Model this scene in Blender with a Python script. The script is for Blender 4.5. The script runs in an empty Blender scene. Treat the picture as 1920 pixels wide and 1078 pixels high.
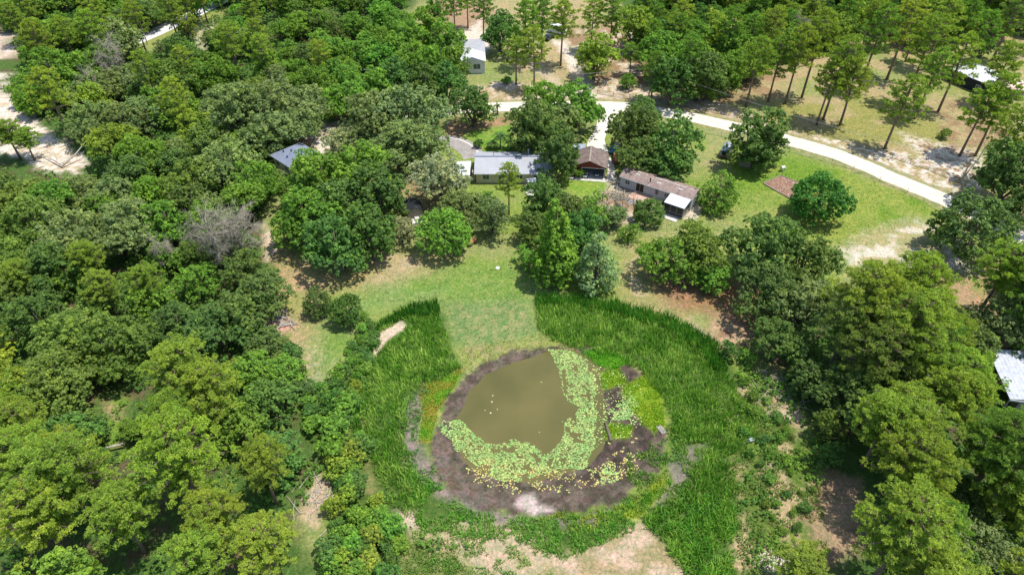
import bpy, math, random
import numpy as np
from mathutils import Vector

# ------------------------------------------------------------------ camera, sky, sun, exposure
S = bpy.context.scene
COL = S.collection
CAM_H = 80.0; FPX = 1280.0; PITCH = math.radians(41)
cd = bpy.data.cameras.new("camera"); cam = bpy.data.objects.new("camera", cd); COL.objects.link(cam)
cam.location = (0, 0, CAM_H); cam.rotation_euler = (math.radians(90) - PITCH, 0, 0)
cd.sensor_width = 36; cd.lens = 36 * FPX / 1920; cd.clip_start = 0.5; cd.clip_end = 6000
S.camera = cam
SUN_EL, SUN_AZ = math.radians(71), math.radians(84)      # azimuth: clockwise from +Y as seen from above
w = bpy.data.worlds.new("World"); S.world = w; w.use_nodes = True
wn = w.node_tree; bg = wn.nodes['Background']
sky = wn.nodes.new('ShaderNodeTexSky'); sky.sky_type = 'NISHITA'; sky.sun_disc = False
sky.sun_elevation = SUN_EL; sky.sun_rotation = SUN_AZ
wn.links.new(sky.outputs[0], bg.inputs[0]); bg.inputs[1].default_value = 0.15
sd = bpy.data.lights.new("sun", 'SUN'); sd.energy = 4.1; sd.angle = math.radians(0.5); sd.color = (1.0, 0.95, 0.86)
sun = bpy.data.objects.new("sun", sd); COL.objects.link(sun)
sv = Vector((math.sin(SUN_AZ) * math.cos(SUN_EL), math.cos(SUN_AZ) * math.cos(SUN_EL), math.sin(SUN_EL)))
sun.rotation_euler = sv.to_track_quat('Z', 'Y').to_euler(); sun.location = (60, 60, 140)
S.view_settings.view_transform = 'Standard'; S.view_settings.look = 'None'
S.view_settings.exposure = 0.58; S.view_settings.gamma = 1

R = random.Random(7); N = np.random.RandomState(11)
CT, ST = math.cos(PITCH), math.sin(PITCH)

def P(px, py, z=0.0):
    "ground point seen at a photo pixel (1920 wide), at height z"
    x = (px - 960) / FPX; y = -(py - 539) / FPX
    t = (z - CAM_H) / (-ST + y * CT)
    return (x * t, (CT + y * ST) * t)
def pix(x, y, z=0.0):
    dz = z - CAM_H
    f = y * CT - dz * ST; u = y * ST + dz * CT
    return 960 + FPX * x / f, 539 - FPX * u / f, f / FPX

# ------------------------------------------------------------------ helpers
def tag(o, label=None, cat=None, group=None, kind=None):
    if label: o['label'] = label
    if cat: o['category'] = cat
    if group: o['group'] = group
    if kind: o['kind'] = kind
    return o
def empty(name, loc=(0, 0, 0), rz=0.0):
    o = bpy.data.objects.new(name, None); COL.objects.link(o)
    o.location = loc; o.rotation_euler = (0, 0, rz); o.empty_display_size = 0.5
    return o
def link(name, me, parent=None, mat=None):
    if mat and not me.materials: me.materials.append(mat)
    o = bpy.data.objects.new(name, me); COL.objects.link(o)
    if parent: o.parent = parent
    return o
def mesh_np(name, V, F, mat=None, smooth=False, pcol=None, tint=None):
    "V (n,3); F (m,k) with constant k"
    V = np.asarray(V, dtype=np.float32); F = np.asarray(F, dtype=np.int32)
    me = bpy.data.meshes.new(name)
    me.vertices.add(len(V)); me.vertices.foreach_set('co', V.ravel())
    k = F.shape[1]
    me.loops.add(F.size); me.loops.foreach_set('vertex_index', F.ravel())
    me.polygons.add(len(F)); me.polygons.foreach_set('loop_start', np.arange(0, F.size, k, dtype=np.int32))
    try: me.polygons.foreach_set('loop_total', np.full(len(F), k, dtype=np.int32))
    except Exception: pass
    me.polygons.foreach_set('use_smooth', np.full(len(F), smooth))
    me.update(calc_edges=True); me.validate()
    if pcol is not None:
        a = me.attributes.new('Col', 'FLOAT_COLOR', 'POINT')
        c = np.ones((len(V), 4), dtype=np.float32); c[:, :3] = pcol; a.data.foreach_set('color', c.ravel())
    if tint is not None:
        a = me.attributes.new('tint', 'FLOAT', 'POINT'); a.data.foreach_set('value', np.asarray(tint, dtype=np.float32))
    if mat: me.materials.append(mat)
    return me

class MB:
    "collects boxes, bars and tubes, then links them as one mesh object"
    def __init__(s): s.v = []; s.f = []
    def add(s, vs, fs):
        b = len(s.v); s.v += [tuple(v) for v in vs]; s.f += [tuple(b + i for i in f) for f in fs]; return s
    def box(s, x0, y0, z0, x1, y1, z1):
        vs = [(x0,y0,z0),(x1,y0,z0),(x1,y1,z0),(x0,y1,z0),(x0,y0,z1),(x1,y0,z1),(x1,y1,z1),(x0,y1,z1)]
        return s.add(vs, [(3,2,1,0),(4,5,6,7),(0,1,5,4),(1,2,6,5),(2,3,7,6),(3,0,4,7)])
    def prism(s, poly, d):
        "poly: coplanar points; d: extrusion vector"
        n = len(poly); d = Vector(d); a = [Vector(p) for p in poly]
        return s.add(a + [p + d for p in a], [tuple(range(n))[::-1], tuple(range(n, 2*n))] + [(i, (i+1)%n, n+(i+1)%n, n+i) for i in range(n)])
    def tube(s, pts, rad, k=6, cap=True):
        pts = [Vector(p) for p in pts]
        if not isinstance(rad, (list, tuple)): rad = [rad] * len(pts)
        rings = []
        for i, p in enumerate(pts):
            t = (pts[min(i+1, len(pts)-1)] - pts[max(i-1, 0)]).normalized()
            a = t.cross(Vector((0.3, 0.9, 0.1)) if abs(t.z) > 0.9 else Vector((0, 0, 1))).normalized(); b = t.cross(a)
            rings.append([p + (a * math.cos(2*math.pi*j/k) + b * math.sin(2*math.pi*j/k)) * rad[i] for j in range(k)])
        vs = [q for r in rings for q in r]; fs = []
        for i in range(len(pts) - 1):
            for j in range(k): fs.append((i*k+j, i*k+(j+1)%k, (i+1)*k+(j+1)%k, (i+1)*k+j))
        if cap: fs.append(tuple(range(k))[::-1]); fs.append(tuple(range((len(pts)-1)*k, len(pts)*k)))
        return s.add(vs, fs)
    def ball(s, c, r, k=8, m=5, zs=1.0):
        vs = []; fs = []
        for i in range(m + 1):
            th = math.pi * i / m
            for j in range(k):
                ph = 2*math.pi*j/k
                vs.append((c[0]+r*math.sin(th)*math.cos(ph), c[1]+r*math.sin(th)*math.sin(ph), c[2]+r*zs*math.cos(th)))
        for i in range(m):
            for j in range(k): fs.append((i*k+j, (i+1)*k+j, (i+1)*k+(j+1)%k, i*k+(j+1)%k))
        return s.add(vs, fs)
    def mesh(s, name, mat, smooth=False):
        me = bpy.data.meshes.new(name); me.from_pydata(s.v, [], s.f); me.update()
        if smooth: me.polygons.foreach_set('use_smooth', [True] * len(me.polygons))
        me.materials.append(mat); return me
    def build(s, name, mat, parent=None, smooth=False):
        return link(name, s.mesh(name, mat, smooth), parent)

# ------------------------------------------------------------------ noise and polygons (numpy)
def vnoise(x, y, seed=0):
    r = np.random.RandomState(seed).rand(256, 256)
    xi = np.floor(x).astype(int); yi = np.floor(y).astype(int); fx = x - xi; fy = y - yi
    fx = fx*fx*(3-2*fx); fy = fy*fy*(3-2*fy)
    g = lambda a, b: r[a & 255, b & 255]
    return (g(xi,yi)*(1-fx)+g(xi+1,yi)*fx)*(1-fy) + (g(xi,yi+1)*(1-fx)+g(xi+1,yi+1)*fx)*fy
def fbm(x, y, scale, seed=0, octv=4):
    v = 0; a = 1; t = 0
    for o in range(octv):
        v = v + a * vnoise(x/scale*2**o + 37.1*o, y/scale*2**o + 11.7*o, seed + o); t += a; a *= 0.55
    return v / t
def sdist(X, Y, poly):
    "signed distance, negative inside"
    d = np.full(X.shape, 1e9); ins = np.zeros(X.shape, bool); n = len(poly)
    for i in range(n):
        ax, ay = poly[i]; bx, by = poly[(i+1) % n]
        ex, ey = bx-ax, by-ay
        t = np.clip(((X-ax)*ex + (Y-ay)*ey) / (ex*ex+ey*ey+1e-9), 0, 1)
        d = np.minimum(d, (X-ax-t*ex)**2 + (Y-ay-t*ey)**2)
        if ay != by:
            c = (ay > Y) != (by > Y)
            ins ^= c & (X < (bx-ax)*(Y-ay)/(by-ay) + ax)
    d = np.sqrt(d); return np.where(ins, -d, d)
def ldist(X, Y, line):
    d = np.full(X.shape, 1e9)
    for (ax, ay), (bx, by) in zip(line, line[1:]):
        ex, ey = bx-ax, by-ay
        t = np.clip(((X-ax)*ex + (Y-ay)*ey) / (ex*ex+ey*ey+1e-9), 0, 1)
        d = np.minimum(d, (X-ax-t*ex)**2 + (Y-ay-t*ey)**2)
    return np.sqrt(d)
def W(poly, z=0.0): return [P(x, y, z) for x, y in poly]
def sst(a, b, x):
    t = np.clip((x-a)/(b-a), 0, 1); return t*t*(3-2*t)

# ------------------------------------------------------------------ materials
def newmat(name):
    m = bpy.data.materials.new(name); m.use_nodes = True
    nt = m.node_tree; return m, nt, nt.nodes['Principled BSDF']
def nd(nt, t, **k):
    n = nt.nodes.new(t)
    for a, v in k.items(): setattr(n, a, v)
    return n
def ramp(nt, src, stops):
    r = nd(nt, 'ShaderNodeValToRGB'); nt.links.new(src, r.inputs[0]); e = r.color_ramp.elements
    while len(e) < len(stops): e.new(0.5)
    for i, (p, c) in enumerate(stops): e[i].position = p; e[i].color = (*c, 1) if len(c) == 3 else c
    return r.outputs[0]
def noise_tex(nt, scale, detail=4, rough=0.6, coord='Object'):
    tc = nd(nt, 'ShaderNodeTexCoord'); n = nd(nt, 'ShaderNodeTexNoise')
    n.inputs['Scale'].default_value = scale; n.inputs['Detail'].default_value = detail; n.inputs['Roughness'].default_value = rough
    nt.links.new(tc.outputs[coord], n.inputs['Vector']); return n.outputs['Fac']
def mulc(nt, a, b, fac=1.0, mode='MULTIPLY'):
    m = nd(nt, 'ShaderNodeMix', data_type='RGBA', blend_type=mode); m.inputs[0].default_value = fac
    for s, i in ((a, 6), (b, 7)):
        if isinstance(s, tuple): m.inputs[i].default_value = (*s, 1)
        else: nt.links.new(s, m.inputs[i])
    return m.outputs[2]
def bump(nt, b, h, dist, strength=1.0):
    n = nd(nt, 'ShaderNodeBump'); n.inputs['Distance'].default_value = dist; n.inputs['Strength'].default_value = strength
    nt.links.new(h, n.inputs['Height']); nt.links.new(n.outputs[0], b.inputs['Normal'])

def surf(name, c1, c2, scale=3, rough=0.8, metal=0.0, spec=0.3, bmp=0.0, c3=None, fine=None, con=1.0):
    "weathered surface: two or three tones broken up by noise"
    m, nt, b = newmat(name)
    f = noise_tex(nt, scale, 5, 0.65)
    st = [(0.35, c1), (0.62, c2)] + ([(0.72, c3)] if c3 else [])
    c = ramp(nt, f, st)
    f2 = noise_tex(nt, fine or scale*9, 3, 0.6); c = mulc(nt, c, ramp(nt, f2, [(0.3, (1-.28*con,)*3), (0.7, (1+.15*con,)*3)]))
    nt.links.new(c, b.inputs['Base Color']); b.inputs['Roughness'].default_value = rough; b.inputs['Metallic'].default_value = metal
    b.inputs['Specular IOR Level'].default_value = spec
    if bmp: bump(nt, b, f2, bmp)
    return m
def ribbed(name, c1, c2, axis=0, pitch=0.4, rough=0.45, metal=0.0, stain_or_shade=None, spec=0.4):
    "metal or board sheet with seams along an axis, plus stains or painted leaf shade"
    m, nt, b = newmat(name)
    tc = nd(nt, 'ShaderNodeTexCoord'); sp = nd(nt, 'ShaderNodeSeparateXYZ'); nt.links.new(tc.outputs['Object'], sp.inputs[0])
    mo = nd(nt, 'ShaderNodeMath', operation='PINGPONG'); mo.inputs[1].default_value = pitch/2
    nt.links.new(sp.outputs[axis], mo.inputs[0])
    dv = nd(nt, 'ShaderNodeMath', operation='DIVIDE'); dv.inputs[1].default_value = pitch/2; nt.links.new(mo.outputs[0], dv.inputs[0])
    seam = ramp(nt, dv.outputs[0], [(0.0, (0.62,)*3), (0.14, (1,)*3)])
    f = noise_tex(nt, 0.9, 6, 0.7)
    c = ramp(nt, f, [(0.3, c1), (0.65, c2)]); c = mulc(nt, c, seam)
    if stain_or_shade:
        f3 = noise_tex(nt, 2.3, 5, 0.75); c = mulc(nt, c, ramp(nt, f3, [(0.52, (1, 1, 1)), (0.68, stain_or_shade)]))
    nt.links.new(c, b.inputs['Base Color']); b.inputs['Roughness'].default_value = rough; b.inputs['Metallic'].default_value = metal
    b.inputs['Specular IOR Level'].default_value = spec
    bump(nt, b, dv.outputs[0], 0.02)
    return m

def foliage_mat(name, trans=0.42, rough=0.5, lo=0.52, hi=1.5, warm=0.5):
    m, nt, b = newmat(name); out = nt.nodes['Material Output']
    oi = nd(nt, 'ShaderNodeObjectInfo'); at = nd(nt, 'ShaderNodeAttribute', attribute_name='tint')
    t = ramp(nt, at.outputs['Fac'], [(0.0, (lo*0.85, lo, lo)), (0.6, (1, 1, 1)), (1.0, (hi*1.12, hi, hi*0.75))])
    c = mulc(nt, oi.outputs['Color'], t)
    f = noise_tex(nt, 0.35, 3, 0.6); c = mulc(nt, c, ramp(nt, f, [(0.3, (0.8, 0.86, 0.9)), (0.7, (1.2, 1.12, 1.0))]))
    hs = nd(nt, 'ShaderNodeHueSaturation'); mr = nd(nt, 'ShaderNodeMapRange')
    nt.links.new(oi.outputs['Random'], mr.inputs[0]); mr.inputs[3].default_value = 0.49; mr.inputs[4].default_value = 0.51
    nt.links.new(mr.outputs[0], hs.inputs['Hue']); nt.links.new(c, hs.inputs['Color']); c = hs.outputs[0]
    nt.links.new(c, b.inputs['Base Color']); b.inputs['Roughness'].default_value = rough; b.inputs['Specular IOR Level'].default_value = 0.22
    tr = nd(nt, 'ShaderNodeBsdfTranslucent'); c2 = mulc(nt, c, (1.1, 1.25, 0.6)); nt.links.new(c2, tr.inputs[0])
    mx = nd(nt, 'ShaderNodeMixShader'); mx.inputs[0].default_value = trans
    nt.links.new(b.outputs[0], mx.inputs[1]); nt.links.new(tr.outputs[0], mx.inputs[2]); nt.links.new(mx.outputs[0], out.inputs[0])
    return m
def blade_mat(name, trans=0.3):
    m, nt, b = newmat(name); out = nt.nodes['Material Output']
    at = nd(nt, 'ShaderNodeAttribute', attribute_name='Col'); c = at.outputs['Color']
    nt.links.new(c, b.inputs['Base Color']); b.inputs['Roughness'].default_value = 0.55; b.inputs['Specular IOR Level'].default_value = 0.2
    tr = nd(nt, 'ShaderNodeBsdfTranslucent'); nt.links.new(c, tr.inputs[0])
    mx = nd(nt, 'ShaderNodeMixShader'); mx.inputs[0].default_value = trans
    nt.links.new(b.outputs[0], mx.inputs[1]); nt.links.new(tr.outputs[0], mx.inputs[2]); nt.links.new(mx.outputs[0], out.inputs[0])
    return m
M = {}
M['leaf'] = foliage_mat('leaf'); M['needle'] = foliage_mat('needle', trans=0.36, lo=0.6, hi=1.5)
M['blade'] = blade_mat('blade')
M['pad'] = blade_mat('pad', 0.1)
M['bark'] = surf('bark', (0.10, 0.075, 0.055), (0.21, 0.17, 0.14), 4, 0.95, bmp=0.05)
M['pine_bark'] = surf('pine_bark', (0.13, 0.085, 0.06), (0.27, 0.20, 0.155), 5, 0.95, bmp=0.05)
M['deadwood'] = surf('deadwood', (0.30, 0.26, 0.22), (0.50, 0.46, 0.41), 3, 0.9)
M['twig'] = surf('twig', (0.23, 0.205, 0.155), (0.35, 0.32, 0.25), 3, 0.95)
M['brownwood'] = surf('brownwood', (0.20, 0.15, 0.11), (0.36, 0.29, 0.23), 3, 0.9)
M['white'] = surf('white_paint', (0.60, 0.61, 0.63), (0.70, 0.70, 0.70), 2, 0.5)
M['cream'] = surf('cream_wall', (0.50, 0.43, 0.27), (0.62, 0.55, 0.38), 1.5, 0.8)
M['dark'] = surf('dark_void', (0.012, 0.012, 0.014), (0.03, 0.03, 0.032), 2, 0.6)
M['screen'] = surf('dark_screen', (0.018, 0.02, 0.026), (0.035, 0.037, 0.045), 6, 0.35)
M['glass'] = surf('window_glass', (0.03, 0.045, 0.06), (0.07, 0.09, 0.11), 2, 0.08, spec=0.6)
M['concrete'] = surf('concrete', (0.42, 0.40, 0.36), (0.58, 0.56, 0.51), 1.2, 0.9)
M['steel_roof'] = surf('silver_roof', (0.30, 0.31, 0.335), (0.35, 0.36, 0.39), .35, 0.6, 0.0, 0.3, fine=2, con=.25)
M['grey_roof'] = ribbed('blue_grey_roof', (0.17, 0.20, 0.27), (0.23, 0.26, 0.34), 0, 0.6, 0.5, 0.1)
M['blue_roof'] = ribbed('blue_sheet_roof', (0.24, 0.29, 0.36), (0.34, 0.39, 0.46), 1, 0.5, 0.5, 0.1)
M['pale_sheet'] = ribbed('pale_sheet', (0.34, 0.37, 0.43), (0.48, 0.50, 0.55), 0, 0.55, 0.5, 0.0, (0.6, 0.6, 0.58))  # darker mottling is leaf shade put into the sheet colour
M['white_roof'] = ribbed('white_sheet_roof', (0.46, 0.48, 0.52), (0.60, 0.61, 0.64), 0, 0.55, 0.45, 0.0, (0.78, 0.77, 0.75))
M['pink_roof'] = ribbed('pink_roof', (0.60, 0.40, 0.34), (0.70, 0.50, 0.43), 0, 0.7, 0.6, 0.0)
M['brown_roof'] = surf('brown_shingle', (0.115, 0.085, 0.075), (0.20, 0.155, 0.14), 1.1, 0.9, bmp=0.02, c3=(0.27, 0.21, 0.185), fine=7)
M['rust_roof'] = ribbed('weathered_brown_roof', (0.15, 0.105, 0.09), (0.27, 0.20, 0.175), 0, 1.2, 0.75, 0.0, (1.5, 1.42, 1.36))
M['black_roof'] = surf('black_shingle', (0.014, 0.016, 0.022), (0.03, 0.033, 0.042), 2, 0.75)
M['red_wall'] = surf('red_wall', (0.17, 0.026, 0.020), (0.23, 0.045, 0.034), 2, 0.75)
M['grey_wall'] = ribbed('grey_siding', (0.36, 0.38, 0.40), (0.46, 0.48, 0.50), 2, 0.22, 0.6)
M['tan_board'] = ribbed('tan_board', (0.24, 0.20, 0.15), (0.36, 0.31, 0.25), 0, 0.2, 0.85)
M['deck'] = ribbed('deck_boards', (0.36, 0.21, 0.14), (0.50, 0.32, 0.23), 0, 0.15, 0.85)
M['grey_wood'] = surf('grey_wood', (0.20, 0.18, 0.16), (0.36, 0.33, 0.30), 3, 0.9)
M['wire'] = surf('fence_wire', (0.05, 0.05, 0.05), (0.09, 0.09, 0.085), 2, 0.6)
M['cable'] = surf('cable', (0.25, 0.25, 0.25), (0.33, 0.33, 0.33), 2, 0.6)
M['blue'] = surf('blue_sheet', (0.12, 0.30, 0.52), (0.26, 0.48, 0.68), 1.5, 0.4)
M['teal'] = surf('teal_paint', (0.02, 0.13, 0.17), (0.05, 0.20, 0.25), 2, 0.35)
M['black_paint'] = surf('black_car_paint', (0.012, 0.013, 0.015), (0.02, 0.02, 0.025), 2, 0.2, spec=0.5)
M['silver_paint'] = surf('silver_paint', (0.30, 0.34, 0.40), (0.42, 0.46, 0.53), 1.5, 0.3, metal=0.3)
M['rubber'] = surf('rubber', (0.02, 0.02, 0.02), (0.035, 0.035, 0.035), 4, 0.8)
M['rust'] = surf('rust_red', (0.28, 0.09, 0.05), (0.42, 0.17, 0.10), 3, 0.85)

# ------------------------------------------------------------------ ground sheet
WATER = [(868,765),(880,735),(912,702),(960,680),(1005,668),(1035,655),(1075,655),(1115,675),(1128,700),(1132,745),(1140,790),(1132,840),(1105,872),(1060,888),(1000,905),(935,900),(880,875),(848,830),(850,795)]
WW = W(WATER, -0.5)
MUD = W([(1045,648),(1000,650),(955,655),(905,680),(865,712),(835,750),(818,795),(808,840),(812,890),(850,930),(905,952),(980,965),(1080,960),(1180,930),(1240,885),(1252,820),(1240,760),(1215,710),(1170,672),(1110,648)])
def axis(a, b, step, outer):
    c = list(np.arange(a, b + step/2, step)); lo = []; hi = []; s = step; x = a; y = b
    while y < outer: s *= 1.35; x -= s; y += s; lo.append(x); hi.append(y)
    return np.array(lo[::-1] + c + hi)
gx = axis(-125, 125, 0.45, 3000); gy = axis(34, 205, 0.45, 3000)
X, Y = np.meshgrid(gx, gy)
wd = sdist(X, Y, WW)
Z = np.where(wd > 0, np.minimum(0, -0.5 + 0.13*wd), -0.5 - 0.25*np.clip(-wd, 0, 5))
Z = Z + (fbm(X, Y, 0.9, 5, 2) - 0.5) * 0.05 * np.exp(-np.abs(wd)/3)
n1 = fbm(X, Y, 14, 1); n2 = fbm(X, Y, 3.2, 2); n3 = fbm(X, Y, 0.9, 3, 3); n4 = fbm(X, Y, 7, 4)
wob = (n2 - 0.5) * 2
C = np.zeros(X.shape + (3,))
def setc(c): return np.array(c, dtype=float)
def lay(mask, c1, c2=None, mix=None):
    c = setc(c1) if c2 is None else setc(c1)*(1-mix[..., None]) + setc(c2)*mix[..., None]
    m = np.clip(mask, 0, 1)[..., None]; C[:] = C*(1-m) + c*m
def zone(poly, c1, c2=None, feather=1.0, wobble=1.5, mix=None, op=1.0):
    d = sdist(X, Y, W(poly)) + wob*wobble + (n3-0.5)*wobble
    lay(sst(feather, -feather, d)*op, c1, c2, n2 if mix is None else mix)
SAND = (0.56, 0.50, 0.39); SAND2 = (0.66, 0.62, 0.53); DRY = (0.36, 0.31, 0.16); LITTER = (0.27, 0.18, 0.11)
GR = (0.12, 0.24, 0.035); GR2 = (0.20, 0.29, 0.06); FLOOR = (0.11, 0.10, 0.05); PALEG = (0.24, 0.29, 0.10)
nc = lambda n, a, b: sst(a, b, n)
lay(np.ones(X.shape), FLOOR, (0.07, 0.14, 0.03), nc(n2, .3, .5))
# open country on the far side of the road
zone([(820,225),(840,90),(780,80),(740,30),(860,-30),(1150,-30),(1210,140),(1330,180),(1400,130),(1500,120),(1640,60),(1800,40),(1990,20),(2080,330),(1900,450),(1780,380),(1480,275),(1230,215),(1130,205)], DRY, PALEG, 1.5, 2, nc(n4, .35, .6))
zone([(1440,190),(1600,170),(1760,220),(1820,270),(1700,300),(1560,270),(1450,235)], (0.25, 0.27, 0.075), DRY, 3, 3, nc(n4, .42, .62), .9)
zone([(1700,110),(1990,60),(1990,260),(1820,250),(1700,200)], (0.21, 0.27, 0.07), DRY, 3, 3, nc(n4, .42, .62), .8)
zone([(1050,60),(1230,40),(1320,170),(1200,190),(1100,170)], LITTER, SAND, 3, 3, nc(n2, .45, .65), .85)
zone([(790,20),(900,-20),(930,30),(900,70),(830,60)], LITTER, (0.38, 0.27, 0.17), 2, 2, None, .9)
zone([(850,70),(900,40),(925,80),(905,110),(850,110)], SAND2, SAND, 1.5, 1.5)
zone([(890,112),(960,112),(980,160),(905,170)], (0.19, 0.27, 0.07), PALEG, 2, 2)
zone([(840,175),(930,155),(1070,165),(1140,180),(1140,205),(840,215)], SAND, DRY, 1.5, 2, nc(n2, .4, .6))
zone([(1130,150),(1210,160),(1350,190),(1420,225),(1500,250),(1480,262),(1280,212),(1130,195)], SAND, DRY, 1.2, 1.5, nc(n3, .42, .6), .95)
zone([(1460,250),(1560,262),(1700,290),(1810,320),(1830,360),(1780,372),(1700,335),(1580,288)], SAND2, DRY, 1.2, 2.2, nc(n3, .40, .62), .9)
zone([(1690,255),(1830,285),(1840,345),(1740,315)], SAND2, LITTER, 2, 2.5, nc(n3, .45, .7), .8)
zone([(1420,120),(1500,130),(1500,185),(1400,200),(1340,190)], LITTER, DRY, 2, 2, nc(n2, .4, .6), .7)
zone([(1740,200),(1850,180),(1900,260),(1790,280)], LITTER, DRY, 2, 2, nc(n2, .4, .6), .8)
for q in [(1010,110),(1075,95),(1060,70),(1040,130),(1090,160)]:
    pass
zone([(1035,75),(1060,78),(1105,150),(1120,190),(1085,190),(1065,120)], SAND2, SAND, 1.2, 1)
zone([(975,95),(990,95),(1060,160),(1080,190),(1060,190),(1000,130)], SAND, DRY, 1.2, 1)
# left sandy track and pockets
zone([(-60,150),(0,165),(55,215),(110,262),(162,300),(150,330),(95,322),(40,300),(-60,265)], SAND2, (0.50, 0.42, 0.28), 1.2, 1.8, nc(n3, .45, .68))
zone([(-60,20),(5,60),(42,100),(0,112),(-60,80)], (0.50, 0.36, 0.24), SAND2, 1.2, 1)
zone([(-20,130),(14,140),(18,165),(-20,165)], SAND2, SAND, 1, .6)
zone([(245,70),(330,28),(400,5),(430,25),(330,68),(285,100),(268,110)], (0.24, 0.30, 0.07), PALEG, 1.5, 1.5)
zone([(340,60),(400,40),(410,70),(380,95)], PALEG, SAND, 2, 1.5)
zone([(535,300),(560,262),(610,232),(655,225),(665,250),(640,275),(600,290),(560,305)], SAND2, (0.38, 0.31, 0.20), 1, 1.5, nc(n2, .45, .65))
# home plot and lawns
zone([(488,400),(540,340),(700,330),(830,240),(850,215),(1120,215),(1150,205),(1240,220),(1390,250),(1560,292),(1680,340),(1800,385),(1900,470),(1960,540),(1800,580),(1560,540),(1480,600),(1420,650),(1500,820),(1560,900),(1520,990),(1450,1120),(600,1120),(560,980),(600,840),(640,725),(580,722),(545,640),(478,610),(510,560),(540,520)], GR2, PALEG, 1.5, 1.5, nc(n4, .35, .6))
zone([(500,455),(600,500),(760,470),(860,480),(840,530),(700,545),(560,560),(585,650),(575,715),(548,650),(480,605),(520,530)], (0.40, 0.31, 0.17), (0.34, 0.31, 0.13), 3, 2.5, nc(n2, .4, .6), .9)
zone([(720,480),(765,475),(790,500),(740,535),(690,540)], (0.50, 0.42, 0.30), DRY, 3, 2.5, None, .7)
zone([(690,540),(830,505),(960,500),(1010,560),(1015,640),(900,680),(860,650),(830,570),(740,570),(680,590),(640,640),(630,720),(585,722),(600,640)], (0.14, 0.27, 0.045), (0.17, 0.30, 0.08), 4, 3, nc(n2, .38, .6), .9)
zone([(820,500),(1000,505),(1000,560),(830,570)], (0.15, 0.265, 0.05), (0.20, 0.29, 0.07), 3, 2.5, nc(n3, .4, .6), .75)
zone([(835,570),(1000,565),(1015,630),(880,675)], (0.15, 0.24, 0.085), (0.26, 0.28, 0.12), 2, 3, nc(n3, .42, .6), .8)
zone([(860,655),(1020,628),(1050,650),(950,662),(880,700)], (0.30, 0.34, 0.10), (0.28, 0.26, 0.12), 1.5, 1.2, nc(n3, .4, .6), .8)
zone([(540,650),(600,640),(615,720),(572,722)], PALEG, (0.42, 0.38, 0.28), 3, 2, nc(n3, .45, .65), .5)
zone([(1160,500),(1240,440),(1300,600),(1340,640),(1260,600),(1170,570)], (0.30, 0.28, 0.12), (0.46, 0.38, 0.25), 2.5, 2.5, nc(n2, .42, .62), .8)
zone([(1180,450),(1250,440),(1250,500),(1180,500)], (0.26, 0.29, 0.09), DRY, 3, 2, nc(n2, .4, .6), .7)
zone([(1330,600),(1420,560),(1430,650),(1380,660),(1330,640)], (0.41, 0.32, 0.19), LITTER, 2, 2, nc(n2, .4, .6))
zone([(1230,520),(1300,500),(1420,540),(1440,640),(1380,600),(1260,570)], LITTER, (0.30, 0.165, 0.09), 2.5, 2.5, nc(n3, .35, .6), .85)
zone([(1330,300),(1420,290),(1560,310),(1700,355),(1790,400),(1720,420),(1560,470),(1480,450),(1420,390),(1330,400)], (0.14, 0.26, 0.03), (0.22, 0.30, 0.055), 3, 3, nc(n4, .38, .58), .95)
zone([(1300,400),(1350,340),(1460,370),(1480,430),(1380,420)], (0.25, 0.31, 0.085), GR2, 3, 2.5, nc(n2, .4, .6), .8)
zone([(1310,290),(1350,250),(1365,320),(1340,340)], (0.28, 0.31, 0.12), (0.38, 0.31, 0.19), 2, 1.5, nc(n2, .42, .6), .7)
zone([(1570,470),(1640,430),(1720,410),(1800,440),(1850,520),(1790,545),(1720,500),(1640,500),(1590,510)], (0.36, 0.35, 0.17), SAND2, 2.5, 3.5, nc(n2, .42, .62), .85)
zone([(1740,500),(1830,520),(1870,600),(1790,560)], LITTER, SAND, 2, 2, nc(n2, .5, .65), .85)
zone([(1700,520),(1950,470),(1990,560),(1850,640),(1760,600)], (0.40, 0.30, 0.17), (0.24, 0.28, 0.06), 2.5, 2, nc(n2, .4, .6), .7)
zone([(1060,335),(1140,333),(1140,365),(1075,372)], (0.16, 0.30, 0.035), (0.22, 0.32, 0.06), .6, .4, nc(n3, .4, .6))
zone([(855,262),(870,245),(930,225),(960,225),(960,285),(900,285)], (0.13, 0.29, 0.035), (0.20, 0.30, 0.06), 1, .8, nc(n3, .4, .6))
zone([(835,240),(850,225),(900,228),(960,215),(960,232),(880,245),(860,262),(838,262)], (0.36, 0.23, 0.14), LITTER, 1, 1, nc(n2, .4, .6), .9)
zone([(735,330),(800,310),(870,330),(800,420),(740,400)], (0.30, 0.27, 0.13), LITTER, 2, 1.5, nc(n3, .4, .6), .8)
zone([(495,420),(512,440),(520,470),(500,490)], SAND, DRY, 1, .8)
zone([(478,600),(520,580),(550,610),(530,640)], (0.40, 0.22, 0.14), (0.45, 0.37, 0.27), 1, 1)
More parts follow.
